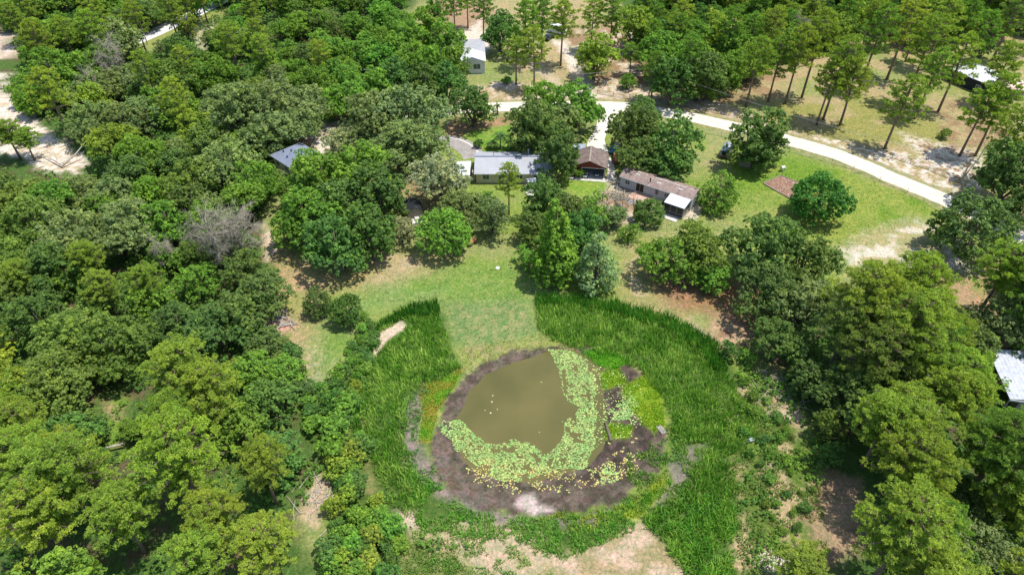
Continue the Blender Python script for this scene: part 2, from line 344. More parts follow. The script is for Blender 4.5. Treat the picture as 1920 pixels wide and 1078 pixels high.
# pond surrounds: mottled weedy soil, straw and mud
zone([(655,700),(700,640),(760,585),(825,570),(850,660),(870,700),(820,760),(800,840),(830,920),(950,965),(1080,965),(1190,930),(1250,870),(1260,790),(1220,700),(1120,650),(1010,625),(1000,560),(1180,575),(1330,640),(1400,720),(1450,830),(1480,960),(1400,1120),(700,1120),(690,900)], (0.055, 0.13, 0.02), (0.09, 0.15, 0.035), 1, .6)
zone([(700,625),(750,600),(768,610),(725,640),(705,665),(690,655)], (0.52, 0.44, 0.30), SAND, .5, .4)
zone([(690,640),(704,645),(700,665),(680,672)], (0.48, 0.42, 0.28), SAND, .5, .4)
zone([(765,1078),(780,985),(900,980),(1000,1000),(1060,1045),(1130,1015),(1195,975),(1240,1015),(1290,1078),(1290,1140),(740,1140)], (0.45, 0.385, 0.25), (0.24, 0.27, 0.10), 1, 1.6, nc(n2, .46, .62))
zone([(1060,1045),(1130,1012),(1195,975),(1245,1020),(1300,1085),(1290,1140),(1000,1140)], (0.47, 0.39, 0.265), (0.33, 0.29, 0.15), .7, .5, nc(n2, .42, .62))
zone([(730,1120),(740,1020),(800,1010),(860,1040),(880,1120)], (0.12, 0.19, 0.04), (0.24, 0.27, 0.10), 1.5, 1, nc(n3, .4, .6))
zone([(560,960),(590,900),(608,880),(618,930),(590,990)], (0.50, 0.42, 0.28), (0.40, 0.32, 0.19), .8, .6)
zone([(735,955),(775,960),(785,990),(735,985)], SAND, (0.48, 0.38, 0.26), .6, .4)
zone([(705,1010),(735,1000),(730,1040),(708,1035)], SAND, DRY, .6, .4)
zone([(1350,780),(1400,690),(1470,700),(1550,860),(1560,930),(1500,1000),(1440,1120),(1370,1120),(1390,960),(1370,860)], (0.40, 0.34, 0.19), (0.11, 0.18, 0.035), 1, 1.2, nc(n2, .36, .54))
zone([(560,725),(640,715),(690,690),(700,900),(740,960),(720,1120),(600,1120),(625,990),(620,880),(560,800)], (0.07, 0.13, 0.025), (0.24, 0.24, 0.09), 1, 1, nc(n2, .5, .7))
zone([(1420,1060),(1430,1035),(1475,1028),(1490,1040),(1450,1078)], SAND2, SAND, .5, .4)
zone([(1500,960),(1560,880),(1620,900),(1620,1040),(1540,1060)], (0.25, 0.185, 0.115), (0.33, 0.26, 0.15), 1.2, 1, nc(n2, .4, .6))
zone([(1430,690),(1470,710),(1490,780),(1450,790),(1430,740)], (0.48, 0.42, 0.31), DRY, 1, 1, nc(n3, .45, .6), .8)
zone([(450,1000),(470,985),(480,1010),(455,1030)], (0.38, 0.12, 0.06), LITTER, .8, .4)
PURP = (0.23, 0.212, 0.175)
zone([(745,770),(775,735),(790,720),(800,760),(790,830),(830,905),(910,955),(1000,975),(1100,972),(1180,945),(1250,885),(1268,850),(1320,830),(1300,860),(1270,930),(1200,960),(1120,985),(960,985),(880,965),(815,930),(760,860)], PURP, (0.17, 0.18, 0.12), .8, .6, nc(n3, .45, .65))
zone([(785,720),(830,712),(868,690),(850,730),(820,770),(808,830),(785,830),(790,770)], (0.13, 0.27, 0.02), (0.24, 0.20, 0.035), .6, .4, nc(n2, .42, .6))
zone([(1180,945),(1250,880),(1260,905),(1200,975),(1150,970)], (0.16, 0.30, 0.03), (0.24, 0.27, 0.045), .8, .6)
d = sdist(X, Y, MUD) + wob*0.5
d = d + (n3-.5)*1.6
lay(sst(.25, -.25, d), (0.078, 0.068, 0.050), (0.145, 0.125, 0.095), nc(n3, .38, .62))
zone([(1090,680),(1180,690),(1215,760),(1225,830),(1180,890),(1090,900),(1120,840),(1110,760)], (0.055, 0.045, 0.038), (0.10, 0.08, 0.065), .6, .5, nc(n3, .4, .6), .9)
zone([(820,800),(812,880),(850,930),(930,955),(960,945),(880,910),(845,860)], (0.17, 0.15, 0.125), (0.12, 0.09, 0.06), .6, .4, nc(n3, .4, .6), .8)
zone([(960,948),(975,925),(1000,925),(1010,945),(1040,955),(1000,965)], (0.60, 0.55, 0.48), (0.4, 0.34, 0.32), .5, .4)
zone([(1120,695),(1160,690),(1175,720),(1130,728)], (0.12, 0.26, 0.015), (0.2, 0.27, 0.02), .5, .4)
zone([(1165,730),(1210,700),(1240,740),(1250,800),(1225,810),(1180,770)], (0.12, 0.26, 0.015), (0.22, 0.28, 0.02), .5, .5)
zone([(1110,800),(1135,790),(1185,800),(1180,820),(1120,822)], (0.13, 0.27, 0.015), (0.2, 0.27, 0.02), .4, .4)
zone([(1100,655),(1130,650),(1180,680),(1150,690),(1110,675)], (0.10, 0.26, 0.015), (0.12, 0.29, 0.02), .4, .4)
zone([(190,750),(235,750),(232,840),(195,840)], (0.15, 0.27, 0.04), (0.3, 0.27, 0.13), 1.5, 1, nc(n2, .45, .65))
rl = ldist(X, Y, [P(*q) for q in [(845,206),(930,201),(1030,199),(1140,199),(1200,204),(1290,219),(1385,240),(1480,264),(1580,294),(1680,337),(1770,374),(1850,412),(1919,450)]])
lay(sst(4.6, 3.6, rl + wob*.8)*.85, (0.21, 0.25, 0.085), (0.33, 0.31, 0.16), nc(n3, .42, .62))
# dirt tracks by the gate and yard
zone([(1140,330),(1165,330),(1180,350),(1210,420),(1160,420),(1130,400)], (0.38, 0.24, 0.16), SAND, 1, 1, nc(n2, .4, .6), .8)
zone([(1280,410),(1300,380),(1320,385),(1300,415)], SAND2, SAND, .6, .5, None, .8)

ny, nx = X.shape
idx = np.arange(nx*ny).reshape(ny, nx)
F = np.stack([idx[:-1, :-1], idx[:-1, 1:], idx[1:, 1:], idx[1:, :-1]], -1).reshape(-1, 4)
m, nt, b = newmat('ground'); M['ground'] = m
at = nd(nt, 'ShaderNodeAttribute', attribute_name='Col')
f1 = noise_tex(nt, 2.2, 6, 0.75); f2 = noise_tex(nt, 9.0, 3, 0.7); f3 = noise_tex(nt, 0.45, 4, 0.6)
c = mulc(nt, at.outputs['Color'], ramp(nt, f1, [(0.30, (0.50, 0.56, 0.52)), (0.5, (1, 1, 1)), (0.70, (1.55, 1.38, 1.42))]))
f4 = noise_tex(nt, 0.9, 5, 0.75); c = mulc(nt, c, ramp(nt, f4, [(0.36, (0.80, 0.92, 0.80)), (0.5, (1, 1, 1)), (0.66, (1.34, 1.14, 1.30))]))
c = mulc(nt, c, ramp(nt, f2, [(0.3, (0.70,)*3), (0.7, (1.26,)*3)]))
c = mulc(nt, c, ramp(nt, f3, [(0.3, (0.88, 0.94, 0.9)), (0.7, (1.1, 1.04, 1.02))]))
nt.links.new(c, b.inputs['Base Color']); b.inputs['Roughness'].default_value = 0.95; b.inputs['Specular IOR Level'].default_value = 0.1
bump(nt, b, f1, 0.3, 0.9)
ground = link('ground', mesh_np('ground', np.stack([X, Y, Z], -1).reshape(-1, 3), F, m, True, C.reshape(-1, 3)*np.array([.87, .82, .84])))
tag(ground, kind='structure')

# water
m, nt, b = newmat('pond_water')
f = noise_tex(nt, 0.12, 3, 0.5); c = ramp(nt, f, [(0.3, (0.085, 0.080, 0.020)), (0.7, (0.125, 0.108, 0.032))])
nt.links.new(c, b.inputs['Base Color']); b.inputs['Roughness'].default_value = 0.06; b.inputs['Specular IOR Level'].default_value = 0.5
bump(nt, b, noise_tex(nt, 2.5, 2), 0.006)
cx = sum(p[0] for p in WW)/len(WW); cy = sum(p[1] for p in WW)/len(WW)
mb = MB(); mb.add([(cx+(x-cx)*1.12, cy+(y-cy)*1.12, -0.5) for x, y in WW], [tuple(range(len(WW)))[::-1]])
tag(mb.build('water', m), kind='structure')

# ribbons: road, driveway, lane, paths
def ribbon(name, px, width, z, mat, edge=0.13, step=1.2):
    pts = [Vector((*P(*q), 0)) for q in px]; fine = []
    for i in range(len(pts)-1):
        p0, p1, p2, p3 = pts[max(i-1, 0)], pts[i], pts[i+1], pts[min(i+2, len(pts)-1)]
        k = max(2, int((p2-p1).length/step))
        for j in range(k):
            t = j/k; fine.append(0.5*((2*p1)+(p2-p0)*t+(2*p0-5*p1+4*p2-p3)*t*t+(3*p1-p0-3*p2+p3)*t**3))
    fine.append(pts[-1]); V = []; Fq = []
    for i, p in enumerate(fine):
        t = (fine[min(i+1, len(fine)-1)] - fine[max(i-1, 0)]).normalized(); nrm = Vector((-t.y, t.x, 0))
        wd_ = width if not isinstance(width, (list, tuple)) else np.interp(i/(len(fine)-1), np.linspace(0, 1, len(width)), width)
        for s in (-1, -.5, 0, .5, 1):
            e = R.uniform(-edge, edge) if abs(s) == 1 else 0
            q = p + nrm*(s*wd_/2 + e); V.append((q.x, q.y, z))
    for i in range(len(fine)-1):
        for j in range(4): a = i*5+j; Fq.append((a, a+1, a+6, a+5))
    o = link(name, mesh_np(name, V, Fq, mat)); o.data.flip_normals(); tag(o, kind='structure'); return o
def track_mat(name, c1, c2, c3):
    m, nt, b = newmat(name)
    f = noise_tex(nt, 0.8, 6, 0.7); c = ramp(nt, f, [(0.3, c1), (0.5, c2), (0.7, c3)])
    c = mulc(nt, c, ramp(nt, noise_tex(nt, 5, 4, .7), [(0.3, (0.84,)*3), (0.7, (1.1,)*3)]))
    nt.links.new(c, b.inputs['Base Color']); b.inputs['Roughness'].default_value = 0.95; bump(nt, b, f, 0.08); return m
M['road'] = track_mat('limerock_road', (0.44, 0.39, 0.31), (0.58, 0.53, 0.43), (0.70, 0.65, 0.56))
M['drive'] = track_mat('drive_limerock', (0.46, 0.42, 0.35), (0.60, 0.56, 0.48), (0.68, 0.64, 0.57))
M['asphalt'] = track_mat('grey_asphalt', (0.20, 0.18, 0.175), (0.26, 0.24, 0.23), (0.34, 0.32, 0.30))
M['grey_lane'] = track_mat('grey_lane', (0.40, 0.41, 0.42), (0.52, 0.52, 0.53), (0.60, 0.60, 0.60))
ROADPX = [(760,212),(845,206),(930,201),(1030,199),(1140,199),(1200,204),(1290,219),(1385,240),(1480,264),(1580,294),(1680,337),(1770,374),(1850,412),(1919,450),(2010,505)]
ribbon('road', ROADPX, 5.0, 0.012, M['road'])
ribbon('driveway', [(1150,203),(1136,222),(1127,245),(1118,266),(1122,290),(1135,305)], [6.0, 3.6, 3.0, 3.4, 5.0, 3.8], 0.018, M['drive'])
ribbon('footpath', [(1144,300),(1146,320),(1144,340)], 1.6, 0.024, M['drive'], .1)
ribbon('paved_drive', [(815,268),(840,264),(862,270),(880,281),(890,296)], 5.2, 0.014, M['asphalt'], .05)
ribbon('driveway_edge', [(838,257),(862,262),(884,273),(897,286)], 0.5, 0.02, M['concrete'], .03)
ribbon('lane', [(215,92),(280,66),(340,38),(400,8),(460,-25)], 6.5, 0.012, M['grey_lane'], .1)
LOC_END = True
# ------------------------------------------------------------------ buildings
def gable_roof(L, Wd, z0, zr, ov, th=.12, axis='x'):
    "thick gable roof with its ridge along x (or y); returns MB"
    mb = MB(); h = Wd/2+ov; e = L/2+ov*.8; drop = (zr-z0)*ov/(Wd/2)
    for s in (-1, 1):
        prof = [(s*h, z0-drop), (0, zr), (0, zr+th), (s*h, z0-drop+th)]
        pts = [(-e, a, z) if axis == 'x' else (a, -e, z) for a, z in prof]
        mb.prism(pts, (2*e, 0, 0) if axis == 'x' else (0, 2*e, 0))
    return mb
def gable_walls(L, Wd, z0, zr, zb=0.0, axis='x', t=.15):
    mb = MB(); a, b_ = (L/2, Wd/2)
    if axis == 'x':
        for s in (-1, 1): mb.box(-a, s*b_-(t if s > 0 else 0), zb, a, s*b_+(t if s < 0 else 0), z0)
        for s in (-1, 1): mb.prism([(s*a-s*t, -b_+t, zb), (s*a-s*t, b_-t, zb), (s*a-s*t, b_-t, z0), (s*a-s*t, 0, zr-.06), (s*a-s*t, -b_+t, z0)], (s*t*.98, 0, 0))
    return mb
def window(root, x, y, z, w_, h_, face='-y', frame='white', glass='glass', name='window'):
    "framed window standing 4 cm proud of the wall, pane inside, sill below"
    ax = 1 if face in '-y+y' and 'y' in face else 0; s = -1 if face[0] == '-' else 1
    def bx(mb, u0, z0, u1, z1, d0, d1):
        d0, d1 = sorted((s*d0, s*d1))
        if ax: mb.box(x+u0, y+d0, z+z0, x+u1, y+d1, z+z1)
        else: mb.box(x+d0, y+u0, z+z0, x+d1, y+u1, z+z1)
    g = MB(); bx(g, -w_/2, 0, w_/2, h_, -.02, .02); win = g.build(name, M[glass], root)
    f = MB(); t = .08
    bx(f, -w_/2-t, -t, -w_/2, h_+t, 0, .05); bx(f, w_/2, -t, w_/2+t, h_+t, 0, .05); bx(f, -w_/2, h_, w_/2, h_+t, 0, .05); bx(f, -w_/2, -t, w_/2, 0, 0, .05); bx(f, -.025, 0, .025, h_, .021, .045)
    f.build('frame', M[frame], win); return win
def pipe(root, x, y, z0, z1, r, mat='white', name='vent_pipe', cap=True):
    mb = MB(); mb.tube([(x, y, z0), (x, y, z1)], r, 8)
    if cap: mb.tube([(x, y, z1), (x, y, z1+.12)], [r*1.7, r*1.2], 8)
    return mb.build(name, M[mat], root)

# silver-roofed house
h = empty('house', (0.4, 130.6, 0)); tag(h, 'long low house with a silver metal gable roof and cream walls', 'house')
gable_walls(16.2, 8.2, 2.7, 4.1).build('wall', M['cream'], h)
gable_roof(16.2, 8.2, 2.7, 4.1, .5).build('roof', M['steel_roof'], h)
mb = MB(); mb.box(-8.5, -.22, 4.24, 8.5, .22, 4.27); mb.build('ridge_cap', M['grey_roof'], h)
mb = MB(); mb.box(-8.55, -4.72, 2.46, 8.55, -4.62, 2.60); mb.build('gutter', M['white'], h)
for x in (-6, -2.6, 1.2): window(h, x, -4.1, .95, 1.3, 1.15)
window(h, 5.2, -4.1, .15, 1.9, 2.05, name='patio_door'); window(h, -8.1, 1.5, 1.0, 1.1, 1.1, '-x'); window(h, -8.1, -1.6, 1.0, 1.1, 1.1, '-x')
pipe(h, 3.2, 2.0, 3.4, 4.7, .13); pipe(h, -4.4, 1.0, 3.8, 4.4, .06, 'wire'); pipe(h, 5.9, -1.6, 3.6, 4.2, .05, 'wire')
mb = MB(); mb.box(-9.0, -3.6, 0, -8.25, -2.3, 2.3); mb.box(-8.95, -1.2, 0, -8.3, .6, 1.9); mb.build('side_cabinet', M['tan_board'], h)
# flat carport at its left end
cp = empty('carport', (-11.0, 128.4, 0)); tag(cp, 'pale sheet-roofed carport at the left end of the silver-roofed house', 'carport')
mb = MB(); mb.prism([(-2, -3, 2.35), (2, -3, 2.5), (2, -3, 2.58), (-2, -3, 2.43)], (0, 6, 0)); mb.build('roof', M['white_roof'], cp)
for x in (-1.85, 1.8):
    for y in (-2.8, 0, 2.8): mb = MB(); mb.box(x-.05, y-.05, 0, x+.05, y+.05, 2.36+.03*(x > 0)*4); mb.build('post', M['white'], cp)
# patio
mb = MB(); mb.box(3.0, 121.6, 0.004, 8.0, 126.3, .1); tag(mb.build('patio', M['concrete']), kind='structure')
pt = empty('patio_table', (6.3, 123.4, .1)); tag(pt, 'white patio table on the concrete pad before the silver-roofed house', 'table')
mb = MB(); mb.tube([(0, 0, .70), (0, 0, .74)], .85, 14); mb.build('table_top', M['white'], pt)
for i in range(4): a = i*1.571+.78; mb = MB(); mb.tube([(.6*math.cos(a), .6*math.sin(a), 0), (.5*math.cos(a), .5*math.sin(a), .7)], .04, 6); mb.build('leg', M['white'], pt)
mb = MB(); mb.tube([(0, 0, .74), (0, 0, 2.2)], .025, 6); mb.build('umbrella_pole', M['white'], pt)
gf = empty('swing_seat', (4.2, 124.6, .1), .2); tag(gf, 'white canopied garden seat against the cream wall on the patio', 'garden seat')
mb = MB(); mb.box(-.8, -.3, .42, .8, .3, .5); mb.build('seat', M['white'], gf); mb = MB(); mb.box(-.8, .31, .5, .8, .37, 1.0); mb.build('backrest', M['white'], gf)
mb = MB(); mb.prism([(-1, -.6, 1.7), (1, -.6, 1.7), (1, .6, 1.85), (-1, .6, 1.85)], (0, 0, .05)); mb.build('canopy', M['white'], gf)
for sx in (-.95, .95):
    mb = MB(); mb.tube([(sx, -.55, 0), (sx, 0, 1.7)], .03, 5); mb.tube([(sx, .55, 0), (sx, 0, 1.7)], .03, 5); mb.build('frame', M['white'], gf)

# red-walled garage, gable front towards the lawn
g = empty('garage', (17.15, 131.7, 0), math.radians(-8)); tag(g, 'red-walled garage with a brown shingle gable roof and open front', 'garage')
w2, d2 = 3.55, 3.0
mb = MB()
mb.box(-w2, -d2+.15, 0, -w2+.15, d2-.15, 2.7); mb.box(w2-.15, -d2+.15, 0, w2, d2-.15, 2.7)
mb.prism([(-w2, d2-.15, 0), (w2, d2-.15, 0), (w2, d2-.15, 2.7), (0, d2-.15, 4.12), (-w2, d2-.15, 2.7)], (0, .15, 0))
mb.prism([(-w2, -d2, 0), (-1.5, -d2, 0), (-1.5, -d2, 2.35), (3.3, -d2, 2.35), (3.3, -d2, 0), (w2, -d2, 0), (w2, -d2, 2.7), (0, -d2, 4.12), (-w2, -d2, 2.7)], (0, .15, 0))
mb.build('wall', M['red_wall'], g)
gable_roof(6.0, 7.1, 2.72, 4.2, .45, .12, 'y').build('roof', M['brown_roof'], g)
mb = MB(); mb.box(-.11, -3.4, 4.30, .11, 3.4, 4.34); mb.build('ridge_cap', M['tan_board'], g)
mb = MB(); mb.box(-1.62, -d2-.03, 0, -1.5, -d2, 2.35); mb.box(3.3, -d2-.03, 0, 3.42, -d2, 2.35); mb.box(-1.62, -d2-.03, 2.35, 3.42, -d2, 2.47); mb.build('door_frame', M['white'], g)
mb = MB(); mb.box(-w2+.16, -d2+.16, .005, w2-.16, d2-.16, .06); mb.build('floor', M['concrete'], g)
mb = MB(); mb.box(-w2-.6, -d2-1.5, .003, w2+.5, -d2-.04, .08); mb.build('apron', M['concrete'], g)
def small_cart(name, loc, rz, mat, label, cat, L=1.7):
    t = empty(name, loc, rz); tag(t, label, cat)
    mb = MB(); mb.prism([(-L/2, -.45, .3), (L/2, -.45, .3), (L/2, -.45, .62), (L*.15, -.45, .78), (0, -.45, .6), (-L/2, -.45, .66)], (0, .9, 0)); mb.build('body', M[mat], t)
    mb = MB(); mb.box(-L*.3, -.25, .62, -L*.02, .25, .78); mb.box(-L*.34, -.25, .66, -L*.3, .25, 1.1); mb.build('seat', M['rubber'], t)
    mb = MB(); mb.tube([(L*.12, 0, .7), (L*.02, 0, 1.0)], .03, 5); mb.tube([(L*.0, -.18, 1.02), (L*.0, .18, 1.02)], .03, 5); mb.build('steering_wheel', M['rubber'], t)
    for sx, r in ((-L*.32, .3), (L*.33, .22)):
        for sy in (-.5, .5): mb = MB(); mb.tube([(sx, sy-.09, r), (sx, sy+.09, r)], r, 12); mb.build('wheel', M['rubber'], t)
    return t
small_cart('riding_mower', (16.1, 128.95, .06), 1.3, 'white', 'white ride-on mower parked in the open mouth of the red garage', 'mower')
small_cart('utility_cart', (18.6, 129.6, .06), 1.5, 'silver_paint', 'grey utility cart in the shade inside the red garage', 'cart', 1.9)
an = empty('lean_to', (15.0, 137.1, 0), math.radians(-8)); tag(an, 'small lean-to with a blue-grey sheet roof behind the red garage', 'shed')
mb = MB(); mb.box(-1.4, -1.6, 0, -1.3, 1.6, 2.2); mb.box(1.3, -1.6, 0, 1.4, 1.6, 2.5); mb.box(-1.3, 1.5, 0, 1.3, 1.6, 2.25); mb.build('wall', M['tan_board'], an)
mb = MB(); mb.prism([(-1.6, -1.9, 2.3), (1.6, -1.9, 2.65), (1.6, -1.9, 2.71), (-1.6, -1.9, 2.36)], (0, 3.8, 0)); mb.build('roof', M['blue_roof'], an)

# long brown-roofed mobile home
mh = empty('mobile_home', (30.9, 121.9, 0), math.radians(-33.9)); tag(mh, 'long narrow home with a weathered brown roof and pale grey siding', 'house')
gable_walls(16, 4.3, 3.0, 3.72, .55).build('wall', M['grey_wall'], mh)
mb = MB()
for s in (-1, 1): mb.box(-7.9, s*2.08-.04, 0, 7.9, s*2.08+.04, .55)
for s in (-1, 1): mb.box(s*7.9-.04, -2.03, 0, s*7.9+.04, 2.03, .55)
mb.build('skirting', M['grey_wood'], mh)
gable_roof(16, 4.3, 3.02, 3.78, .28, .1).build('roof', M['rust_roof'], mh)
mb = MB(); mb.box(-8.2, -2.5, 2.83, 8.2, -2.43, 2.95); mb.build('gutter', M['white'], mh)
for x0, x1 in ((-5.2, -4.2), (-1.1, 4.4), (4.6, 5.9), (-3.3, -2.9), (6.6, 7.4)):
    mb = MB(); mb.prism([(x0, -.12, 3.85), (x1, -.12, 3.85), (x1, .02, 3.90), (x0, .02, 3.90)], (0, 0, .02)); mb.build('ridge_strip', M['concrete'], mh)  # pale broken strips along the ridge line
for x, y in ((0.2, -1.1), (4.9, -.9), (-4.8, -.7)):
    mb = MB(); mb.prism([(x-.5, y-.12, 3.89+y*.353), (x+.5, y-.12, 3.89+y*.353), (x+.45, y+.12, 3.89+(y+.24)*.353), (x-.5, y+.12, 3.89+(y+.24)*.353)], (0, 0, .03)); mb.build('roof_vent', M['concrete'], mh)
pipe(mh, -1.6, -1.5, 3.2, 4.15, .12, 'dark', 'chimney'); pipe(mh, -1.75, -1.9, 3.1, 3.5, .06, 'white')
window(mh, -3.4, -2.15, .75, 1.7, 1.95, '-y', 'cream', 'dark', 'door'); window(mh, .4, -2.15, 1.5, .45, .95, '-y', 'black_paint'); window(mh, -6.3, -2.15, 1.5, 1.0, .95); window(mh, 2.6, -2.15, 1.5, .9, .95); window(mh, 8.0, .2, 1.5, .9, .9, '+x')
# screened porch with white sheet roof
pv = empty('porch', (0, 0, 0)); pv.name = 'porch'; pv.parent = mh
mb = MB(); mb.prism([(3.55, -2.52, 3.02), (3.55, -5.75, 2.62), (3.55, -5.75, 2.70), (3.55, -2.52, 3.10)], (4.4, 0, 0)); mb.build('porch_roof', M['white_roof'], pv)
mb = MB(); mb.box(3.75, -5.55, .35, 7.75, -5.5, 2.55); mb.box(3.75, -5.5, .35, 3.8, -2.2, 2.6); mb.box(7.7, -5.5, .35, 7.75, -2.2, 2.6); mb.build('screen', M['screen'], pv)
mb = MB()
for x in (3.72, 5.05, 6.4, 7.72): mb.box(x-.04, -5.6, .15, x+.04, -5.551, 2.6)
for y in (-5.5, -3.9, -2.4): mb.box(7.751, y-.04, .15, 7.80, y+.04, 2.6)
mb.box(3.76, -5.59, .85, 7.68, -5.552, .93); mb.box(7.752, -5.46, .85, 7.79, -2.44, .93)
mb.build('porch_frame', M['grey_wood'], pv)
mb = MB(); mb.box(3.6, -5.7, .0, 7.85, -2.2, .35); mb.build('porch_base', M['grey_wood'], pv)
mb = MB(); mb.box(3.9, -7.3, .003, 7.2, -5.72, .14); mb.build('porch_step', M['concrete'], pv)
dk = empty('deck', (0, 0, 0)); dk.parent = mh
mb = MB(); mb.box(-4.6, -5.2, .4, 2.2, -2.2, .55); mb.build('deck_floor', M['deck'], dk)
mb = MB()
for i in range(4): mb.box(-4.0, -5.6-.3*i, .36-.11*i, -2.6, -5.24-.3*i, .42-.11*i)
mb.build('stair', M['grey_wood'], dk)
mb = MB()
for x in (-4.5, -2.5, -.9, .7, 2.1): mb.box(x-.05, -5.18, .55, x+.05, -5.08, 1.5)
mb.box(-2.5, -5.17, 1.5, 2.15, -5.07, 1.56); mb.box(-2.45, -5.16, 1.0, 2.1, -5.1, 1.06)
for s in (-4.05, -2.55):
    mb.tube([(s, -5.15, 1.5), (s, -6.6, 1.05)], .04, 4); mb.tube([(s, -6.6, 0), (s, -6.6, 1.05)], .04, 4)
mb.build('railing', M['white'], dk)

# blue-grey hip roof among the left woods
A = Vector((*P(505, 291, 3), 0)); B = Vector((*P(549, 319, 3), 0)); ang = math.atan2(B.y-A.y, B.x-A.x)
bh = empty('house', (A.x, A.y, 0), ang); tag(bh, 'house with a plain blue-grey roof hidden among trees in the left woods', 'house')
Lh, Wh = 13.0, 8.0
mb = MB(); mb.add([(0, 0, 3), (Lh, 0, 3), (Lh, Wh, 3), (0, Wh, 3), (3.2, Wh/2, 4.7), (Lh-3.2, Wh/2, 4.7)], [(0, 1, 5, 4), (1, 2, 5), (2, 3, 4, 5), (3, 0, 4), (3, 2, 1, 0)]); mb.build('roof', M['grey_roof'], bh)
mb = MB(); mb.box(.5, .5, 0, Lh-.5, Wh-.5, 2.99); mb.build('wall', M['cream'], bh)
for x, y in ((2.6, 2.2), (4.3, 3.2), (4.9, 1.6)): pipe(bh, x, y, 3+y*.35, 3.35+y*.38, .12, 'dark', 'roof_vent')
for x in (2.0, 5.5, 9): window(bh, x, .5, 1.0, 1.2, 1.2)

# small shed
F1 = Vector((*P(777, 389, 3.1), 0)); F2 = Vector((*P(770, 371, 3.1), 0)); ang = math.atan2(F2.y-F1.y, F2.x-F1.x) - math.pi/2
sh = empty('shed', (F1.x, F1.y, 0), ang); tag(sh, 'small shed with a black gable roof and weathered tan front', 'shed')
ds = (F2-F1).length
mb = MB(); mb.prism([(-1.5, 0, 0), (1.5, 0, 0), (1.5, 0, 2.1), (0, 0, 3.0), (-1.5, 0, 2.1)], (0, .12, 0)); mb.box(-1.5, .12, 0, -1.4, ds, 2.1); mb.box(1.4, .12, 0, 1.5, ds, 2.1); mb.build('wall', M['tan_board'], sh)
for s in (-1, 1):
    mb = MB(); mb.prism([(0, -.2, 3.08), (s*1.85, -.2, 1.98), (s*1.85, -.2, 2.07), (0, -.2, 3.18)], (0, ds+.4, 0)); mb.build('roof', M['black_roof'], sh)
mb = MB(); mb.box(-.45, -.03, 0, .45, -.002, 1.9); mb.build('door', M['grey_wood'], sh)
pp = P(783, 415); mb = MB(); mb.box(-1.3, -1.2, 0, 1.3, 1.2, .5); mb.box(-.5, -.5, .5, .4, .4, .9); mb.tube([(.8, .5, .5), (.8, .5, 1.1)], .3, 10)
o = mb.build('crate_stack', M['concrete']); o.location = (pp[0], pp[1], 0); o.rotation_euler.z = ang; tag(o, 'pale low stack of boxes in front of the black-roofed shed', 'crates')

# white house at the top
c = P(893, 100, 3); wh = empty('house', (c[0]-4.2, c[1]+3.0, 0), math.radians(4)); wh.scale = (1.22, 1.22, 1.15); tag(wh, 'white house with a pale grey roof at the top beside the sandy yard', 'house')
gable_walls(10, 7, 3.2, 4.9).build('wall', M['white'], wh); gable_roof(10, 7, 3.2, 4.9, .4).build('roof', M['steel_roof'], wh)
mb = MB(); mb.box(-.5, -8.5, 0, 5.0, -3.52, 3.1); mb.build('front_wing', M['white'], wh)
mb = MB(); mb.prism([(-.9, -8.8, 3.12), (5.3, -8.8, 3.12), (2.2, -8.8, 4.3)], (0, 5.0, 0)); mb.build('wing_roof', M['white_roof'], wh)
window(wh, 5.0, -6.4, 1.1, 1.2, 1.2, '+x'); window(wh, 3.2, -8.5, 1.2, 1.5, 1.2); window(wh, .8, -8.5, 1.2, .9, 1.2)
window(wh, 5.0, 0, 1.2, 1.4, 1.2, '+x')

# white-roofed house and pink roof at the top right
tr = empty('house', (125.6, 176.0, 0), math.radians(-62)); tag(tr, 'white-roofed house with walls coloured dark for shade at the top right', 'house')
gable_walls(11, 9, 3.2, 4.4).build('wall', M['black_roof'], tr); gable_roof(11, 9, 3.2, 4.4, .35).build('roof', M['white_roof'], tr)  # walls near-black: their shade is put into the colour
window(tr, 3.4, -4.5, .9, 1.2, 1.1)
c = P(1893, 158, 3); pk = empty('outbuilding', (c[0], c[1], 0), math.radians(-14)); tag(pk, 'low outbuilding with a flat pinkish roof beside the white-roofed house', 'outbuilding')
mb = MB(); mb.box(-3.4, -2.3, 0, 3.4, 2.3, 2.6); mb.build('wall', M['tan_board'], pk)
mb = MB(); mb.prism([(-3.8, -2.8, 2.62), (-3.8, 2.8, 3.1), (-3.8, 2.8, 3.2), (-3.8, -2.8, 2.72)], (7.6, 0, 0)); mb.build('roof', M['pink_roof'], pk)
window(pk, 0, -2.3, .9, 1.2, 1.0)

# metal roof at the right edge
c = P(1852, 652, 3.2); d_ = P(1893, 748, 2.9)
rr = empty('barn', (c[0], c[1], 0), math.atan2(d_[1]-c[1], d_[0]-c[0])+math.pi/2); tag(rr, 'open barn with a pale blue-white sheet roof at the right edge', 'barn')
Lr = math.hypot(d_[0]-c[0], d_[1]-c[1])
mb = MB(); mb.prism([(0, 0, 2.9), (6, 0, 3.5), (6, 0, 3.58), (0, 0, 2.98)], (0, -Lr, 0)); mb.prism([(6.02, 0, 3.5), (12, 0, 2.9), (12, 0, 2.98), (6.02, 0, 3.58)], (0, -Lr, 0)); mb.build('roof', M['pale_sheet'], rr)
for x in (.3, 6, 11.7):
    for y in (-.3, -Lr/2, -Lr+.3): mb = MB(); mb.box(x-.08, y-.08, 0, x+.08, y+.08, 2.92+(.55 if x == 6 else 0)); mb.build('post', M['grey_wood'], rr)
mb = MB(); mb.box(2.0, -Lr+.6, 0, 11.5, -.6, 2.2); mb.build('wall', M['grey_wood'], rr)
mb = MB(); mb.box(.05, -Lr-.1, 2.6, 5.9, -Lr-.02, 2.9); mb.build('fascia', M['white'], rr)
c = P(1905, 775); o = MB()
